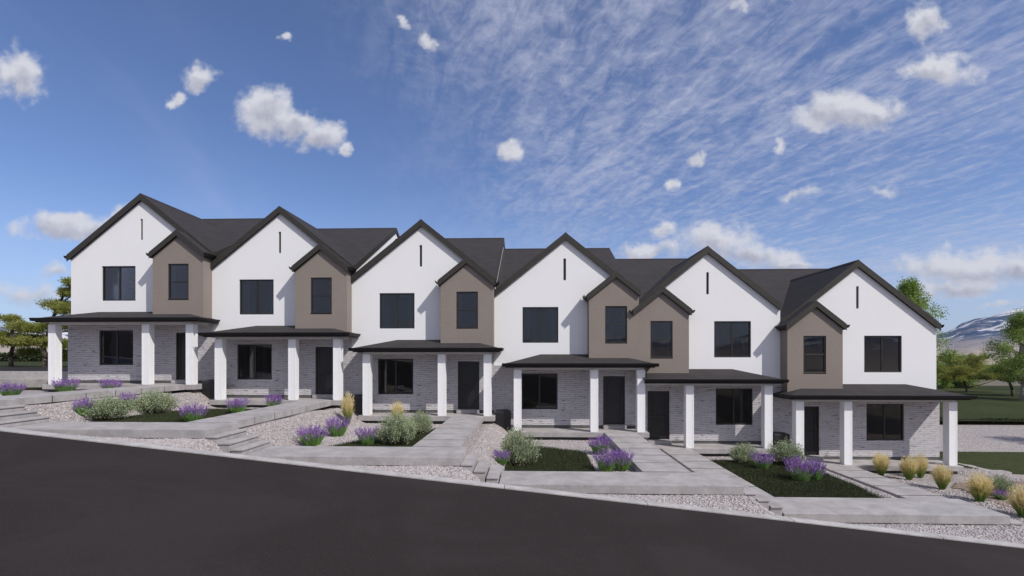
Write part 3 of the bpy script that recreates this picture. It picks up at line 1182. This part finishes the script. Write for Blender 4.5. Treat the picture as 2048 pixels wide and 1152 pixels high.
# ------------------------------------------------------------------ loose stones along the kerb and banks
def stones(name, regions, dens, size, label):
    ph = (1 + 5 ** .5) / 2
    ico = np.array([(-1, ph, 0), (1, ph, 0), (-1, -ph, 0), (1, -ph, 0), (0, -1, ph), (0, 1, ph), (0, -1, -ph), (0, 1, -ph),
                    (ph, 0, -1), (ph, 0, 1), (-ph, 0, -1), (-ph, 0, 1)], float)
    ico /= np.linalg.norm(ico[0])
    fc = np.array([(0, 11, 5), (0, 5, 1), (0, 1, 7), (0, 7, 10), (0, 10, 11), (1, 5, 9), (5, 11, 4), (11, 10, 2), (10, 7, 6),
                   (7, 1, 8), (3, 9, 4), (3, 4, 2), (3, 2, 6), (3, 6, 8), (3, 8, 9), (4, 9, 5), (2, 4, 11), (6, 2, 10), (8, 6, 7), (9, 8, 1)])
    AX, AY = [], []
    for (x0, x1, y0, y1, k) in regions:
        n = int((x1 - x0) * (y1 - y0) * dens * k)
        AX.append(x0 + RNG.random(n) * (x1 - x0))
        AY.append(y0 + RNG.random(n) * (y1 - y0))
    X, Y = np.concatenate(AX), np.concatenate(AY)
    keep = np.ones(len(X), bool)
    for P in GP:
        keep &= ~in_poly(P, X, Y)
    X, Y = X[keep], Y[keep]
    n = len(X)
    Z = gz_arr(X, Y)
    s = size * (.55 + .9 * RNG.random(n) ** 1.5)
    sc = np.stack([s * (.8 + .6 * RNG.random(n)), s * (.8 + .5 * RNG.random(n)), s * (.45 + .4 * RNG.random(n))], 1)
    a = RNG.random(n) * 2 * np.pi
    V = ico[None] * (1 + .22 * (RNG.random((n, 12, 1)) - .5)) * sc[:, None, :]
    ca, sa = np.cos(a)[:, None], np.sin(a)[:, None]
    x, y = V[..., 0] * ca - V[..., 1] * sa, V[..., 0] * sa + V[..., 1] * ca
    V = np.stack([x + X[:, None], y + Y[:, None], V[..., 2] + (Z + sc[:, 2] * .25)[:, None]], -1)
    F = (fc[None] + (np.arange(n) * 12)[:, None, None]).reshape(-1, 3)
    o = raw_mesh(name, V.reshape(-1, 3), F, M['bits'], smooth=True)
    tag(o, kind='stuff')
    o['label'] = label
    return o


stones('loose_gravel', [(-2, 33.5, -10.56, -9.74, 1.0)], 1300, .0215, 'pale river stones filling the strip behind the kerb')
stones('loose_gravel', [(4.6, 6.1, -8.3, -1.3, 1), (10.75, 13.4, -8.3, -1.3, 1), (16.95, 18.1, -8.3, -1.3, 1), (18.0, 21.5, -4.6, -1.3, .9),
                        (20.4, 21.5, -8.3, -4.4, 1), (13, 15.4, -4.5, -1.3, .8), (28.0, 29.9, -8.3, -1.4, .9), (6, 9.2, -3.6, -1.3, .6),
                        (25, 28, -2.6, -1.3, .6), (22.85, 23.6, -8.3, -1.4, .5)], 700, .020, 'pale pebbles on the banks between the yards')
stones('loose_gravel', [(31.2, 34.2, -8.2, -4.2, 1), (31.2, 32.3, -4.2, -1.3, 1), (35.4, 37.3, -2.0, .1, .7)], 420, .028, 'grey pebbles round the golden grasses')

# ------------------------------------------------------------------ ground beyond the row
def right_z(x, y):
    return -4.72 - .012 * (x - 36) * 0 + .05 * mnoise.noise(Vector((x * .15, y * .15, 0)))


b = MB()
mulch_pts = [(33.2, -8.1), (36.5, -10.0), (42, -10.3), (46, -6), (40, -2), (35.6, -2.2), (33.1, -3.6), (32.7, -6)]
o = None
V = []
XX, YY = np.meshgrid(np.arange(32.2, 46, .2), np.arange(-10.5, 2.5, .2))
nx, ny = XX.shape[1], XX.shape[0]
zz = gz_arr(XX.ravel(), YY.ravel())
V = np.stack([XX.ravel(), YY.ravel(), zz + .022], 1)
ii = np.arange((nx - 1) * (ny - 1))
r, c = ii // (nx - 1), ii % (nx - 1)
a = r * nx + c
F = np.stack([a, a + 1, a + nx + 1, a + nx], 1)
cen = V[F].mean(1)
nz = np.array([mnoise.noise(Vector((p[0] * .9, p[1] * .9, 5))) for p in cen]) * .5
F1 = F[in_poly(mulch_pts, cen[:, 0] + nz, cen[:, 1] + nz)]
used, inv = np.unique(F1, return_inverse=True)
tag(raw_mesh('mulch_bed', V[used], inv.reshape(F1.shape), M['mulch'], smooth=True), kind='structure')

grid_mesh('gravel_ground', np.arange(37.3, 60, .5), np.arange(-10.58, 3.0, .4), lambda x, y: ground_z(x, y) - (.0), M['gravel'])
grid_mesh('lawn', np.arange(35.0, 140, 1.2), np.arange(-.6, 11.0, .8), lambda x, y: right_z(x, y) + .02 - 2.0 * ss((.6 - y + (x - 36) * .35 - 0) / 1.2) * 0, M['turf'])
grid_mesh('far_lawn', np.arange(20, 200, 2.0), np.arange(14.2, 60, 1.5), lambda x, y: right_z(x, y) + .34, M['turf'])
b = MB()
b.slab([(34, 4.2, -4.66), (60, 4.2, -4.66), (140, 4.2, -4.66), (140, 14.6, -4.66), (34, 14.6, -4.66)], .1)
o = b.build('gravel_road', M['gravel'])
tag(o, kind='structure')

# left side: upper terrace, road and lawn behind a two-tier wall
b = MB()
b.slab([(-70, 2.4, -.72), (-1.72, 2.4, -.72), (-1.72, 13, -.72), (-70, 13, -.72)], .1)
tag(b.build('side_road', M['asphalt']), kind='structure')
b = MB()
b.slab([(-140, 13, -.70), (10, 13, -.70), (10, 58, -.70), (-140, 58, -.70)], .1)
tag(b.build('upper_lawn', M['turf']), kind='structure')
root = empty('retaining_wall', (-10, 2.0, -1.5))
tag(root, 'low two-tier concrete retaining wall left of the row, behind the first porch', 'retaining wall')
b = MB()
for k in range(8):
    b.box(-16 + 3.05 * k, -16 + 3.05 * (k + 1) - .02 if k < 7 else 8.28, .02, .5, -.6, .80)
b.build('upper_tier', M['wallstone'], root, bevel=.012)
b = MB()
for k in range(8):
    b.box(-16 + 3.05 * k, -16 + 3.05 * (k + 1) - .02 if k < 7 else 8.28, -.5, .015, -.3, .46)
b.build('lower_tier', M['wallstone'], root, bevel=.012)
grid_mesh('yard_lawn', np.arange(-22, -1.6, .4), np.arange(.0, 1.6, .3), lambda x, y: -1.43, M['turf'])

# valley floor down to the horizon
def valley_z(x, y):
    d = math.hypot(x - 18, y)
    return -7.5 - 70 * ss((d - 90) / 900)


rr = np.concatenate([np.linspace(0, 300, 13), np.geomspace(340, 16000, 22)])
th = np.linspace(0, 2 * np.pi, 97)
V = np.array([(18 + r * math.cos(a), r * math.sin(a), valley_z(18 + r * math.cos(a), r * math.sin(a))) for r in rr for a in th])
nx = len(th)
ii = np.arange((len(rr) - 1) * (nx - 1))
r, c = ii // (nx - 1), ii % (nx - 1)
a = r * nx + c
F = np.stack([a, a + 1, a + nx + 1, a + nx], 1)
tag(raw_mesh('valley_ground', V, F, M['valley'], smooth=True), kind='structure')

# hills
def hill_h(az, r):
    """az in degrees clockwise from +Y as seen from the houses"""
    p = Vector((math.sin(math.radians(az)) * 3.1, math.cos(math.radians(az)) * 3.1, 0))
    base = .55 + .22 * ss((-az if az < 180 else 360 - az) / 60) + .6 * mnoise.fractal(p, .9, 2.1, 5) + .18 * mnoise.noise(p * 3.0)
    rise = ss((r - 3400) / 2600) * (1 - .75 * ss((r - 6500) / 2500))
    fold = .10 * mnoise.fractal(Vector((p.x * 4, p.y * 4, r * .0011)), .8, 2.0, 5)
    return rise * (base + fold)


tha = np.linspace(0, 360, 421)
rr = np.linspace(3200, 9000, 44)
V = []
for r_ in rr:
    for az in tha:
        amp = 430.0
        if 25 < az < 65:
            amp = 430 + 90 * ss((az - 25) / 12) * ss((65 - az) / 12)
        V.append((18 + r_ * math.sin(math.radians(az)), r_ * math.cos(math.radians(az)), -82 + amp * hill_h(az, r_)))
V = np.array(V)
nx = len(tha)
ii = np.arange((len(rr) - 1) * (nx - 1))
r, c = ii // (nx - 1), ii % (nx - 1)
a = r * nx + c
F = np.stack([a, a + nx, a + nx + 1, a + 1], 1)
tag(raw_mesh('hills', V, F, M['hills'], smooth=True), kind='structure')


# ------------------------------------------------------------------ plants
def rod_strips(P0, P1, w, rng, mid=None):
    """thin flat blades from P0 to P1 (optionally bent through mid). returns V,F,grad"""
    n = len(P0)
    a = rng.random(n) * np.pi
    d = np.stack([np.cos(a), np.sin(a), np.zeros(n)], 1) * w / 2
    if mid is None:
        mid = (P0 + P1) / 2
    V = np.stack([P0 - d, P0 + d, mid - d * .9, mid + d * .9, P1], 1)
    base = (np.arange(n) * 5)[:, None]
    F1 = base + np.array([[0, 1, 3, 2]])
    F2 = base + np.array([[2, 3, 4, 4]])
    g = np.tile(np.array([0, 0, .5, .5, 1.0]), n)
    return V.reshape(-1, 3), F1, F2, g


def tri_from(F1, F2):
    return np.concatenate([F1[:, [0, 1, 2]], F1[:, [0, 2, 3]], F2[:, [0, 1, 2]]])


def leaf_quads(C, D, ln, w, rng):
    """small pointed leaves at C along D"""
    n = len(C)
    D = D / (np.linalg.norm(D, axis=1, keepdims=True) + 1e-9)
    R = rng.normal(size=(n, 3))
    N = np.cross(D, R)
    N /= np.linalg.norm(N, axis=1, keepdims=True) + 1e-9
    l = (ln * (.7 + .6 * rng.random(n)))[:, None]
    ww = (w * (.7 + .6 * rng.random(n)))[:, None]
    V = np.stack([C, C + D * l * .5 + N * ww / 2, C + D * l, C + D * l * .5 - N * ww / 2], 1)
    return V.reshape(-1, 3), np.arange(n * 4).reshape(-1, 4)


def make_lavender(name, label, group, seed, R=.32, H=.5, nst=150):
    rng = np.random.default_rng(seed)
    root = empty(name, (0, 0, 0))
    tag(root, label, 'lavender', group)
    # leaves: dense upright tuft
    n = 1000
    a = rng.random(n) * 2 * np.pi
    rad = R * .48 * np.sqrt(rng.random(n))
    P0 = np.stack([np.cos(a) * rad, np.sin(a) * rad, np.zeros(n)], 1)
    hh = H * (.22 + .42 * rng.random(n)) * (1 - .2 * (rad / R) ** 2)
    out = (rad / R * 1.0 + .15 * rng.random(n)) * hh
    P1 = P0 + np.stack([np.cos(a) * out, np.sin(a) * out, hh], 1) + rng.normal(0, .02, (n, 3))
    V, F1, F2, g = rod_strips(P0, P1, .012, rng)
    raw_mesh('foliage', V, tri_from(F1, F2), M['lav_leaf'], root, g)
    # flower spikes
    n = nst
    a = rng.random(n) * 2 * np.pi
    rad = R * np.sqrt(rng.random(n))
    lean = rad / R
    hh = H * (.55 + .52 * rng.random(n)) * (1 - .15 * lean ** 2)
    B = np.stack([np.cos(a) * rad * .7, np.sin(a) * rad * .7, H * .25 + np.zeros(n)], 1)
    T = np.stack([np.cos(a) * (rad * .7 + lean * hh * .42), np.sin(a) * (rad * .7 + lean * hh * .42), hh], 1) + rng.normal(0, .028, (n, 3))
    V, F1, F2, g = rod_strips(B, T, .005, rng)
    raw_mesh('stems', V, tri_from(F1, F2), M['lav_leaf'], root, g)
    m = 26
    t = rng.random((n, m))
    D = T - B
    L = np.linalg.norm(D, axis=1)[:, None, None]
    C = T[:, None, :] - D[:, None, :] / L * (t * .145)[..., None]
    rnd = rng.normal(0, 1, (n, m, 3))
    DD = rnd + np.array([0, 0, .8])
    V, F = leaf_quads(C.reshape(-1, 3), DD.reshape(-1, 3), .022, .015, rng)
    raw_mesh('flowers', V, F, M['lav_flower'], root)
    return root


def make_sage(name, label, group, seed, R=.45, H=.62, lav=0):
    rng = np.random.default_rng(seed)
    root = empty(name, (0, 0, 0))
    tag(root, label, 'sage bush', group)
    n = 300
    a = rng.random(n) * 2 * np.pi
    rad = np.sqrt(rng.random(n))
    lump = 1 + .18 * np.sin(a * 3 + seed) + .1 * np.sin(a * 5 + 2 * seed)
    P0 = np.stack([np.cos(a) * rad * R * .45, np.sin(a) * rad * R * .45, np.zeros(n)], 1)
    hh = H * (.5 + .62 * rng.random(n)) * (1.02 - .42 * rad ** 2.2)
    P1 = np.stack([np.cos(a) * rad * R * lump, np.sin(a) * rad * R * lump, hh], 1)
    V, F1, F2, g = rod_strips(P0, P1, .008, rng)
    raw_mesh('stems', V, tri_from(F1, F2), M['twig'], root, g)
    m = 30
    t = .28 + .74 * rng.random((n, m)) ** .8
    C = P0[:, None] + (P1 - P0)[:, None] * t[..., None] + rng.normal(0, .026, (n, m, 3))
    D = (P1 - P0)[:, None] * 1.4 + rng.normal(0, .35, (n, m, 3))
    V, F = leaf_quads(C.reshape(-1, 3), D.reshape(-1, 3), .04, .016, rng)
    raw_mesh('foliage', V, F, M['sage'], root)
    return root


def make_feather(name, label, group, seed, R=.33, H=.72):
    rng = np.random.default_rng(seed)
    root = empty(name, (0, 0, 0))
    tag(root, label, 'ornamental grass', group)
    n = 620
    a = rng.random(n) * 2 * np.pi
    rad = .08 * np.sqrt(rng.random(n))
    P0 = np.stack([np.cos(a) * rad, np.sin(a) * rad, np.zeros(n)], 1)
    hh = H * (.45 + .45 * rng.random(n))
    out = R * rng.random(n) ** .8
    mid = P0 + np.stack([np.cos(a) * out * .45, np.sin(a) * out * .45, hh * .6], 1)
    P1 = P0 + np.stack([np.cos(a) * out, np.sin(a) * out, hh * (1 - .2 * out / R)], 1)
    V, F1, F2, g = rod_strips(P0, P1, .010, rng, mid)
    raw_mesh('blades', V, tri_from(F1, F2), M['gold'], root, g)
    n = 150
    a = rng.random(n) * 2 * np.pi
    out = R * .85 * np.sqrt(rng.random(n))
    hh = H * (.66 + .44 * rng.random(n)) * (1 - .32 * (out / R) ** 2)
    T = np.stack([np.cos(a) * out, np.sin(a) * out, hh], 1)
    B = T * .45 * np.array([1, 1, 1.0])
    m = 22
    t = .30 + .7 * rng.random((n, m))
    C = B[:, None] + (T - B)[:, None] * t[..., None] + rng.normal(0, .006, (n, m, 3))
    D = (T - B)[:, None] * 3 + rng.normal(0, .35, (n, m, 3))
    V, F = leaf_quads(C.reshape(-1, 3), D.reshape(-1, 3), .05, .009, rng)
    raw_mesh('plumes', V, F, M['plume'], root)
    return root


def copy_thing(src, label):
    r = src.copy()
    S.collection.objects.link(r)
    r['label'] = label
    for ch in list(src.children):
        c = ch.copy()
        S.collection.objects.link(c)
        c.parent = r
        c.matrix_parent_inverse = ch.matrix_parent_inverse.copy()
        for gch in ch.children:
            d = gch.copy()
            S.collection.objects.link(d)
            d.parent = c
    return r


used_proto = set()


def plant_all(items, protos):
    for k, (x, y, sc, sz, label) in enumerate(items):
        p = protos[k % len(protos)]
        if p.name in used_proto:
            o = copy_thing(p, label)
        else:
            o = p
            used_proto.add(p.name)
            o['label'] = label
        o.location = (x, y, ground_z(x, y) + .02)
        if protos is lavs:
            sc *= 1.15
        o.scale = (sc, sc, sz)
        o.rotation_euler = (0, 0, (k * 2.399) % 6.28)


LAV = [(.70, -4.8, 1.0, .95, 'purple lavender at the far left end of the upper path'),
       (.95, -3.0, 1.1, 1.15, 'purple lavender below the leftmost porch column'),
       (2.05, -2.2, .95, 1.2, 'purple lavender in front of the first house lower window'),
       (8.48, -6.8, .95, 1.15, 'purple lavender at the front edge of the second house lawn'),
       (8.55, -4.6, .9, 1.15, 'purple lavender in front of the second house left column'),
       (8.60, -2.2, .85, 1.25, 'purple lavender below the second house lower window'),
       (12.19, -7.0, 1.12, 1.2, 'lavender on gravel at the foot of the steps, nearest the kerb'),
       (12.26, -5.2, 1.05, 1.25, 'lavender on gravel just below the taller golden grass'),
       (13.84, -7.0, .85, 1.1, 'lavender at the left edge of the sage bushes on the third lawn'),
       (5.30, -7.05, .6, 1.05, 'small lavender at the left foot of the leftmost sage bush'),
       (5.25, -5.3, .65, 1.1, 'small lavender between the two leftmost sage bushes'),
       (20.9, -4.8, 1.0, 1.2, 'lavender on gravel close to the fourth porch slab'),
       (20.75, -7.3, .9, 1.2, 'lavender beside the broad central path, left of a pair near the walk'),
       (21.2, -7.2, .85, 1.2, 'lavender tight against the broad central path, right of a pair near the walk'),
       (26.54, -4.0, .9, 1.15, 'lavender on the right-hand lawn between two sage bushes'),
       (26.95, -5.7, 1.1, 1.5, 'largest lavender clump, in the middle of the right-hand lawn'),
       (27.45, -5.55, .8, 1.3, 'lavender at the right side of the largest clump on the right-hand lawn'),
       (17.8, -7.4, .6, .8, 'small lavender at the left foot of the biggest sage bush'),
       (33.3, -5.3, .6, .6, 'small lavender under the last sage bush on the bark mulch')]
SAGE = [(5.62, -6.6, 1.45, 1.2, 'leftmost sage bush, on the second house lawn by the gravel bank'),
        (5.65, -4.65, 1.5, 1.2, 'sage bush under the first path, second from the left'),
        (14.72, -6.9, 1.3, 1.45, 'large sage bush on the lawn left of the straight path'),
        (14.95, -4.9, .85, 1.25, 'smaller sage bush behind the large one, left of the straight path'),
        (18.25, -6.7, 1.25, 1.65, 'biggest sage bush, at the left of the fourth lawn below an air conditioner'),
        (26.30, -3.0, 1.1, 1.1, 'sage bush under the right column of the fifth porch'),
        (27.75, -3.3, 1.25, 1.35, 'sage bush in front of the rightmost house door'),
        (33.7, -4.8, .95, .95, 'low sage bush on the bark mulch at the right')]
GOLD = [(11.70, -2.7, .9, 1.6, 'taller golden grass by the left column of the third porch'),
        (13.40, -1.95, .9, 1.3, 'golden grass below the lower window of the third house'),
        (32.1, -1.62, 1.05, 1.2, 'leftmost golden grass beside the rightmost porch slab'),
        (32.66, -2.3, 1.1, 1.2, 'golden grass second from the left by the rightmost porch, front of a close pair'),
        (33.4, -1.85, .9, 1.2, 'golden grass behind the close pair near the rightmost column'),
        (32.52, -4.0, 1.08, 1.15, 'golden grass on pebbles between the close pair and the two nearest clumps'),
        (32.47, -5.5, 1.25, 1.2, 'large golden grass second from the right edge, beside the walk corner'),
        (32.40, -7.0, 1.3, 1.2, 'golden grass nearest the kerb at the right edge')]
lavs = [make_lavender('lavender', 'x', 'flowering lavender clumps', s) for s in (1, 2, 3)]
sages = [make_sage('sage_bush', 'x', 'grey green sage bushes', s) for s in (11, 12, 13)]
golds = [make_feather('feather_grass', 'x', 'golden feather grass clumps', s) for s in (21, 22, 23)]
plant_all(LAV, lavs)
plant_all(SAGE, sages)
plant_all(GOLD, golds)


# ------------------------------------------------------------------ trees
def limb_chain(b, pts, r0, r1, n=7):
    pts = [Vector(p) for p in pts]
    k = len(pts) - 1
    for i in range(k):
        ra = r0 + (r1 - r0) * i / k
        rb = r0 + (r1 - r0) * (i + 1) / k
        b.tube(pts[i], pts[i + 1], ra, rb, n)


def cloud_pts(rng, n, c, r, shell=.5):
    v = rng.normal(size=(n, 3))
    v /= np.linalg.norm(v, axis=1, keepdims=True)
    q = rng.random(n) ** shell
    return np.array(c) + v * q[:, None] * np.array(r), v


def pine(x, y, z, label, pads, trunk, seed, h):
    """spreading pine: pads = flattened needle clumps (dx,dy,dz,rx,ry,rz)"""
    rng = np.random.default_rng(seed)
    root = empty('pine_tree', (x, y, z))
    tag(root, label, 'pine tree', 'spreading pines beyond the row')
    b = MB()
    limb_chain(b, trunk, .17 * h / 5, .07 * h / 5)
    b.build('trunk', M['bark'], root, smooth=True)
    b = MB()
    tv = [Vector(p) for p in trunk]
    for (dx, dy, dz, rx, ry, rz) in pads:
        c = Vector((dx, dy, dz))
        s = min(tv, key=lambda p: abs(p.z - (dz - .25 * abs(dx) - .3)))
        m1 = s.lerp(c, .5) + Vector((0, 0, -.05 * abs(dx)))
        limb_chain(b, [s, m1, c + Vector((0, 0, -rz * .6))], .075 * h / 5, .025)
        for q in range(5):
            e = c + Vector(((rng.random() - .5) * rx * 1.5, (rng.random() - .5) * ry * 1.5, -rz * .2))
            b.tube(c + Vector((0, 0, -rz * .6)), e, .022, .008, 5)
    b.build('limbs', M['bark'], root, smooth=True)
    VV, FF, off = [], [], 0
    for (dx, dy, dz, rx, ry, rz) in pads:
        # sub-clumps give each pad a ragged edge
        for q in range(17):
            a = rng.random() * 2 * math.pi
            rr_ = math.sqrt(rng.random())
            cc = (dx + math.cos(a) * rr_ * rx * .85, dy + math.sin(a) * rr_ * ry * .85, dz + (rng.random() - .45) * rz * 1.1)
            n = int(150 * rx)
            C, v = cloud_pts(rng, n, cc, (rx * .36, ry * .36, rz * .55), .6)
            C += rng.normal(0, .05, C.shape)
            D = v * np.array([1, 1, .6]) + np.array([0, 0, .45]) + rng.normal(0, .45, (n, 3))
            V, F = leaf_quads(C, D, .20, .045, rng)
            VV.append(V)
            FF.append(F + off)
            off += len(V)
    raw_mesh('crown', np.concatenate(VV), np.concatenate(FF), M['needle'], root)
    return root


def leafy(x, y, z, label, h, w, seed, mat_='leafg', bark='birch', base=.22, dens=1.0, leaf=.13):
    rng = np.random.default_rng(seed)
    root = empty('leafy_tree', (x, y, z))
    tag(root, label, 'leafy tree', 'leafy trees beyond the row')
    b = MB()
    tr = [(0, 0, -.3), (.05 * h * .2, 0, h * .2), (-.02 * h, .02 * h, h * .5), (.01 * h, 0, h * .82)]
    limb_chain(b, tr, .028 * h, .006 * h)
    b.build('trunk', M[bark], root, smooth=True)
    b = MB()
    clumps = []
    n = 34
    for k in range(n):
        t = base + (1 - base) * (k + rng.random()) / n
        prof = math.sin(math.pi * min(1, (t - base * .6) / (1 - base * .6)) ** .75) ** .8
        a = k * 2.4 + rng.random()
        r_ = w / 2 * prof * (.45 + .6 * rng.random())
        c = Vector((math.cos(a) * r_, math.sin(a) * r_, h * t))
        s = Vector((0, 0, max(h * .12, h * t - .35 * r_ - .04 * h)))
        limb_chain(b, [s, s.lerp(c, .55) + Vector((0, 0, .03 * h)), c], .009 * h, .003 * h, 5)
        clumps.append((c, w * (.10 + .08 * rng.random())))
        if k % 3 == 0:
            clumps.append((Vector((c.x * .4, c.y * .4, c.z)), w * .13))
    b.build('limbs', M[bark], root, smooth=True)
    VV, FF, off = [], [], 0
    for c, cr in clumps:
        n = int(300 * dens)
        C, v = cloud_pts(rng, n, c, (cr, cr, cr * .8), .55)
        C += rng.normal(0, cr * .18, C.shape)
        D = v + rng.normal(0, .6, (n, 3)) + np.array([0, 0, -.2])
        V, F = leaf_quads(C, D, leaf, leaf * .6, rng)
        VV.append(V)
        FF.append(F + off)
        off += len(V)
    raw_mesh('crown', np.concatenate(VV), np.concatenate(FF), M[mat_], root)
    return root


pine(-15.65, 13.0, -.72, 'pine beside the leftmost column, crown rising behind the first porch roof',
     [(-.95, 0, 2.8, 1.15, 1.0, .36), (-1.7, .4, 2.1, .75, .8, .26), (.9, .2, 4.3, 1.15, 1.0, .42), (1.7, 0, 4.05, 1.0, .9, .4), (1.7, .3, 5.25, .8, .8, .35),
      (-.6, -.5, 1.75, .8, .7, .38), (.55, .3, 1.75, .7, .7, .3), (1.5, -.2, 1.55, .8, .7, .35), (1.5, .4, .9, .6, .6, .3),
      (1.9, .2, 2.9, .9, .8, .4), (2.1, 0, 5.9, .7, .7, .3)],
     [(0, 0, -.3), (.1, 0, .6), (-.05, 0, 1.4), (.25, 0, 2.2), (.5, 0, 3.2), (1.0, .1, 4.4), (1.5, .1, 5.5)], 5, 5.2)
pine(-19.6, 14.5, -.72, 'pine cut off by the left edge, in front of the pale hills',
     [(1.3, 0, 2.75, .95, .9, .30), (.1, .3, 2.95, .8, .8, .28), (1.9, -.2, 1.95, .8, .7, .26), (.5, -.3, 1.75, 1.1, .8, .28), (-1.0, 0, 2.3, .9, .8, .28),
      (1.2, 0, 1.05, .9, .7, .24), (-.4, .2, 3.5, .7, .7, .25)],
     [(0, 0, -.3), (-.1, 0, .7), (.1, 0, 1.5), (0, 0, 2.4), (.1, 0, 3.0)], 6, 5)
pine(72.0, 43.0, -4.40, 'spreading pine on the far lawn just right of the last house',
     [(-1.7, 0, 2.7, 1.9, 1.5, .7), (.9, .3, 3.4, 1.5, 1.3, .6), (1.7, 0, 4.3, 1.0, .9, .45), (2.6, 0, 2.7, 2.0, 1.5, .7), (.4, 0, 2.6, 1.6, 1.2, .6), (-.3, -.5, 1.9, 1.9, 1.4, .45),
      (-2.6, 0, 1.8, 1.3, 1.1, .4), (-1.6, .4, 4.1, 1.3, 1.1, .5), (3.9, 0, 1.9, 1.4, 1.1, .4)],
     [(.3, 0, -.3), (.2, 0, .6), (-.1, 0, 1.3), (.2, 0, 2.2), (.5, 0, 3.1), (1.0, 0, 3.9)], 8, 5)
pine(72.4, 37.5, -4.40, 'pine with low spreading branches at the right edge, before the leafy tree',
     [(-1.2, 0, 3.0, 1.6, 1.3, .5), (.7, .3, 3.6, 1.6, 1.2, .5), (-2.2, 0, 2.2, 1.5, 1.2, .45), (1.8, 0, 2.7, 1.7, 1.3, .5), (0, -.4, 2.1, 1.7, 1.2, .4)],
     [(.3, 0, -.3), (.2, 0, .8), (-.1, 0, 1.6), (.1, 0, 2.4), (.2, 0, 3.2)], 9, 5)
leafy(68.6, 32.0, -4.40, 'tall leafy tree with pale trunk at the right edge', 8.6, 5.6, 31, dens=1.9)
leafy(74.5, 52.0, -4.40, 'smaller leafy tree standing among the pines at the far right', 3.8, 6.0, 35, dens=1.6, base=.08, leaf=.17)
leafy(80.5, 54.0, -4.40, 'rounded leafy tree behind the pines near the right edge', 4.2, 6.5, 36, dens=1.6, base=.08, leaf=.17)
leafy(55.6, 29.5, -4.40, 'tall leafy tree rising behind the rightmost house roof', 11.6, 6.2, 32, leaf=.16, base=.12, dens=2.0)
pine(-9.2, 13.5, -.72, 'pine standing directly behind the first house',
     [(-.3, 0, 6.2, 1.3, 1.2, .6), (-.6, 0, 5.6, 1.5, 1.2, .6), (-.5, 0, 1.6, 1.4, 1.1, .6), (.6, 0, 4.3, 1.5, 1.2, .6), (-.6, .2, 3.3, 1.4, 1.1, .6), (.5, 0, 2.4, 1.4, 1.1, .5)],
     [(0, 0, -.3), (.1, 0, 1), (-.1, 0, 2.2), (0, 0, 3.5), (0, 0, 5.0)], 7, 5)
leafy(52.5, 3.0, -4.7, 'leafy tree right of the row, outside the picture', 8.5, 5.5, 33, dens=.5, leaf=.2)
leafy(59.0, 6.0, -4.7, 'broad leafy tree far right of the row, outside the picture', 8.0, 6.5, 34, dens=.5, leaf=.2)


def hedge(name, x0, x1, y, z, h, d, mat_, label, n, leaf=.09):
    root = empty(name, ((x0 + x1) / 2, y, z))
    tag(root, label, 'hedge')
    L = (x1 - x0) / 2
    b = MB()
    b.box(-L, L, -d * .35, d * .35, -.1, h * .8)
    b.build('inner_growth', M['soil'], root)
    X = (RNG.random(n) * 2 - 1) * L
    Y = (RNG.random(n) - .5) * d
    bump_ = .78 + .22 * np.sin(X * 1.3) * np.sin(X * .37 + 1)
    Z = RNG.random(n) ** .6 * h * bump_
    C = np.stack([X, Y, Z], 1)
    D = RNG.normal(0, 1, (n, 3)) + np.array([0, -.5, .4])
    V, F = leaf_quads(C, D, leaf, leaf * .6, RNG)
    raw_mesh('foliage', V, F, M[mat_], root)


hedge('low_hedge', 34, 110, 14.9, -4.66, .42, .7, 'leafd', 'low dark hedge along the far side of the gravel road', 42000, .10)
hedge('boundary_hedge', -75, -10, 56, -.7, 1.5, 2.2, 'leafd', 'long dark hedge behind the left lawn, under the pines', 30000, .3)

# air between the houses and the far hills
b = MB()
b.box(-12000, 12000, -12000, 12000, -330, 520)
hz_o = b.build('haze', bpy.data.materials.new('haze_air'))
tag(hz_o, kind='stuff')
hm = hz_o.data.materials[0]
hm.use_nodes = True
ht = NT(hm.node_tree)
ht.n.clear()
vo_ = ht.node('ShaderNodeVolumePrincipled', {'Color': rgb(.62, .74, .95), 'Density': 0.000038, 'Anisotropy': .2})
ho = ht.node('ShaderNodeOutputMaterial')
ht.l.new(vo_.outputs[0], ho.inputs['Volume'])
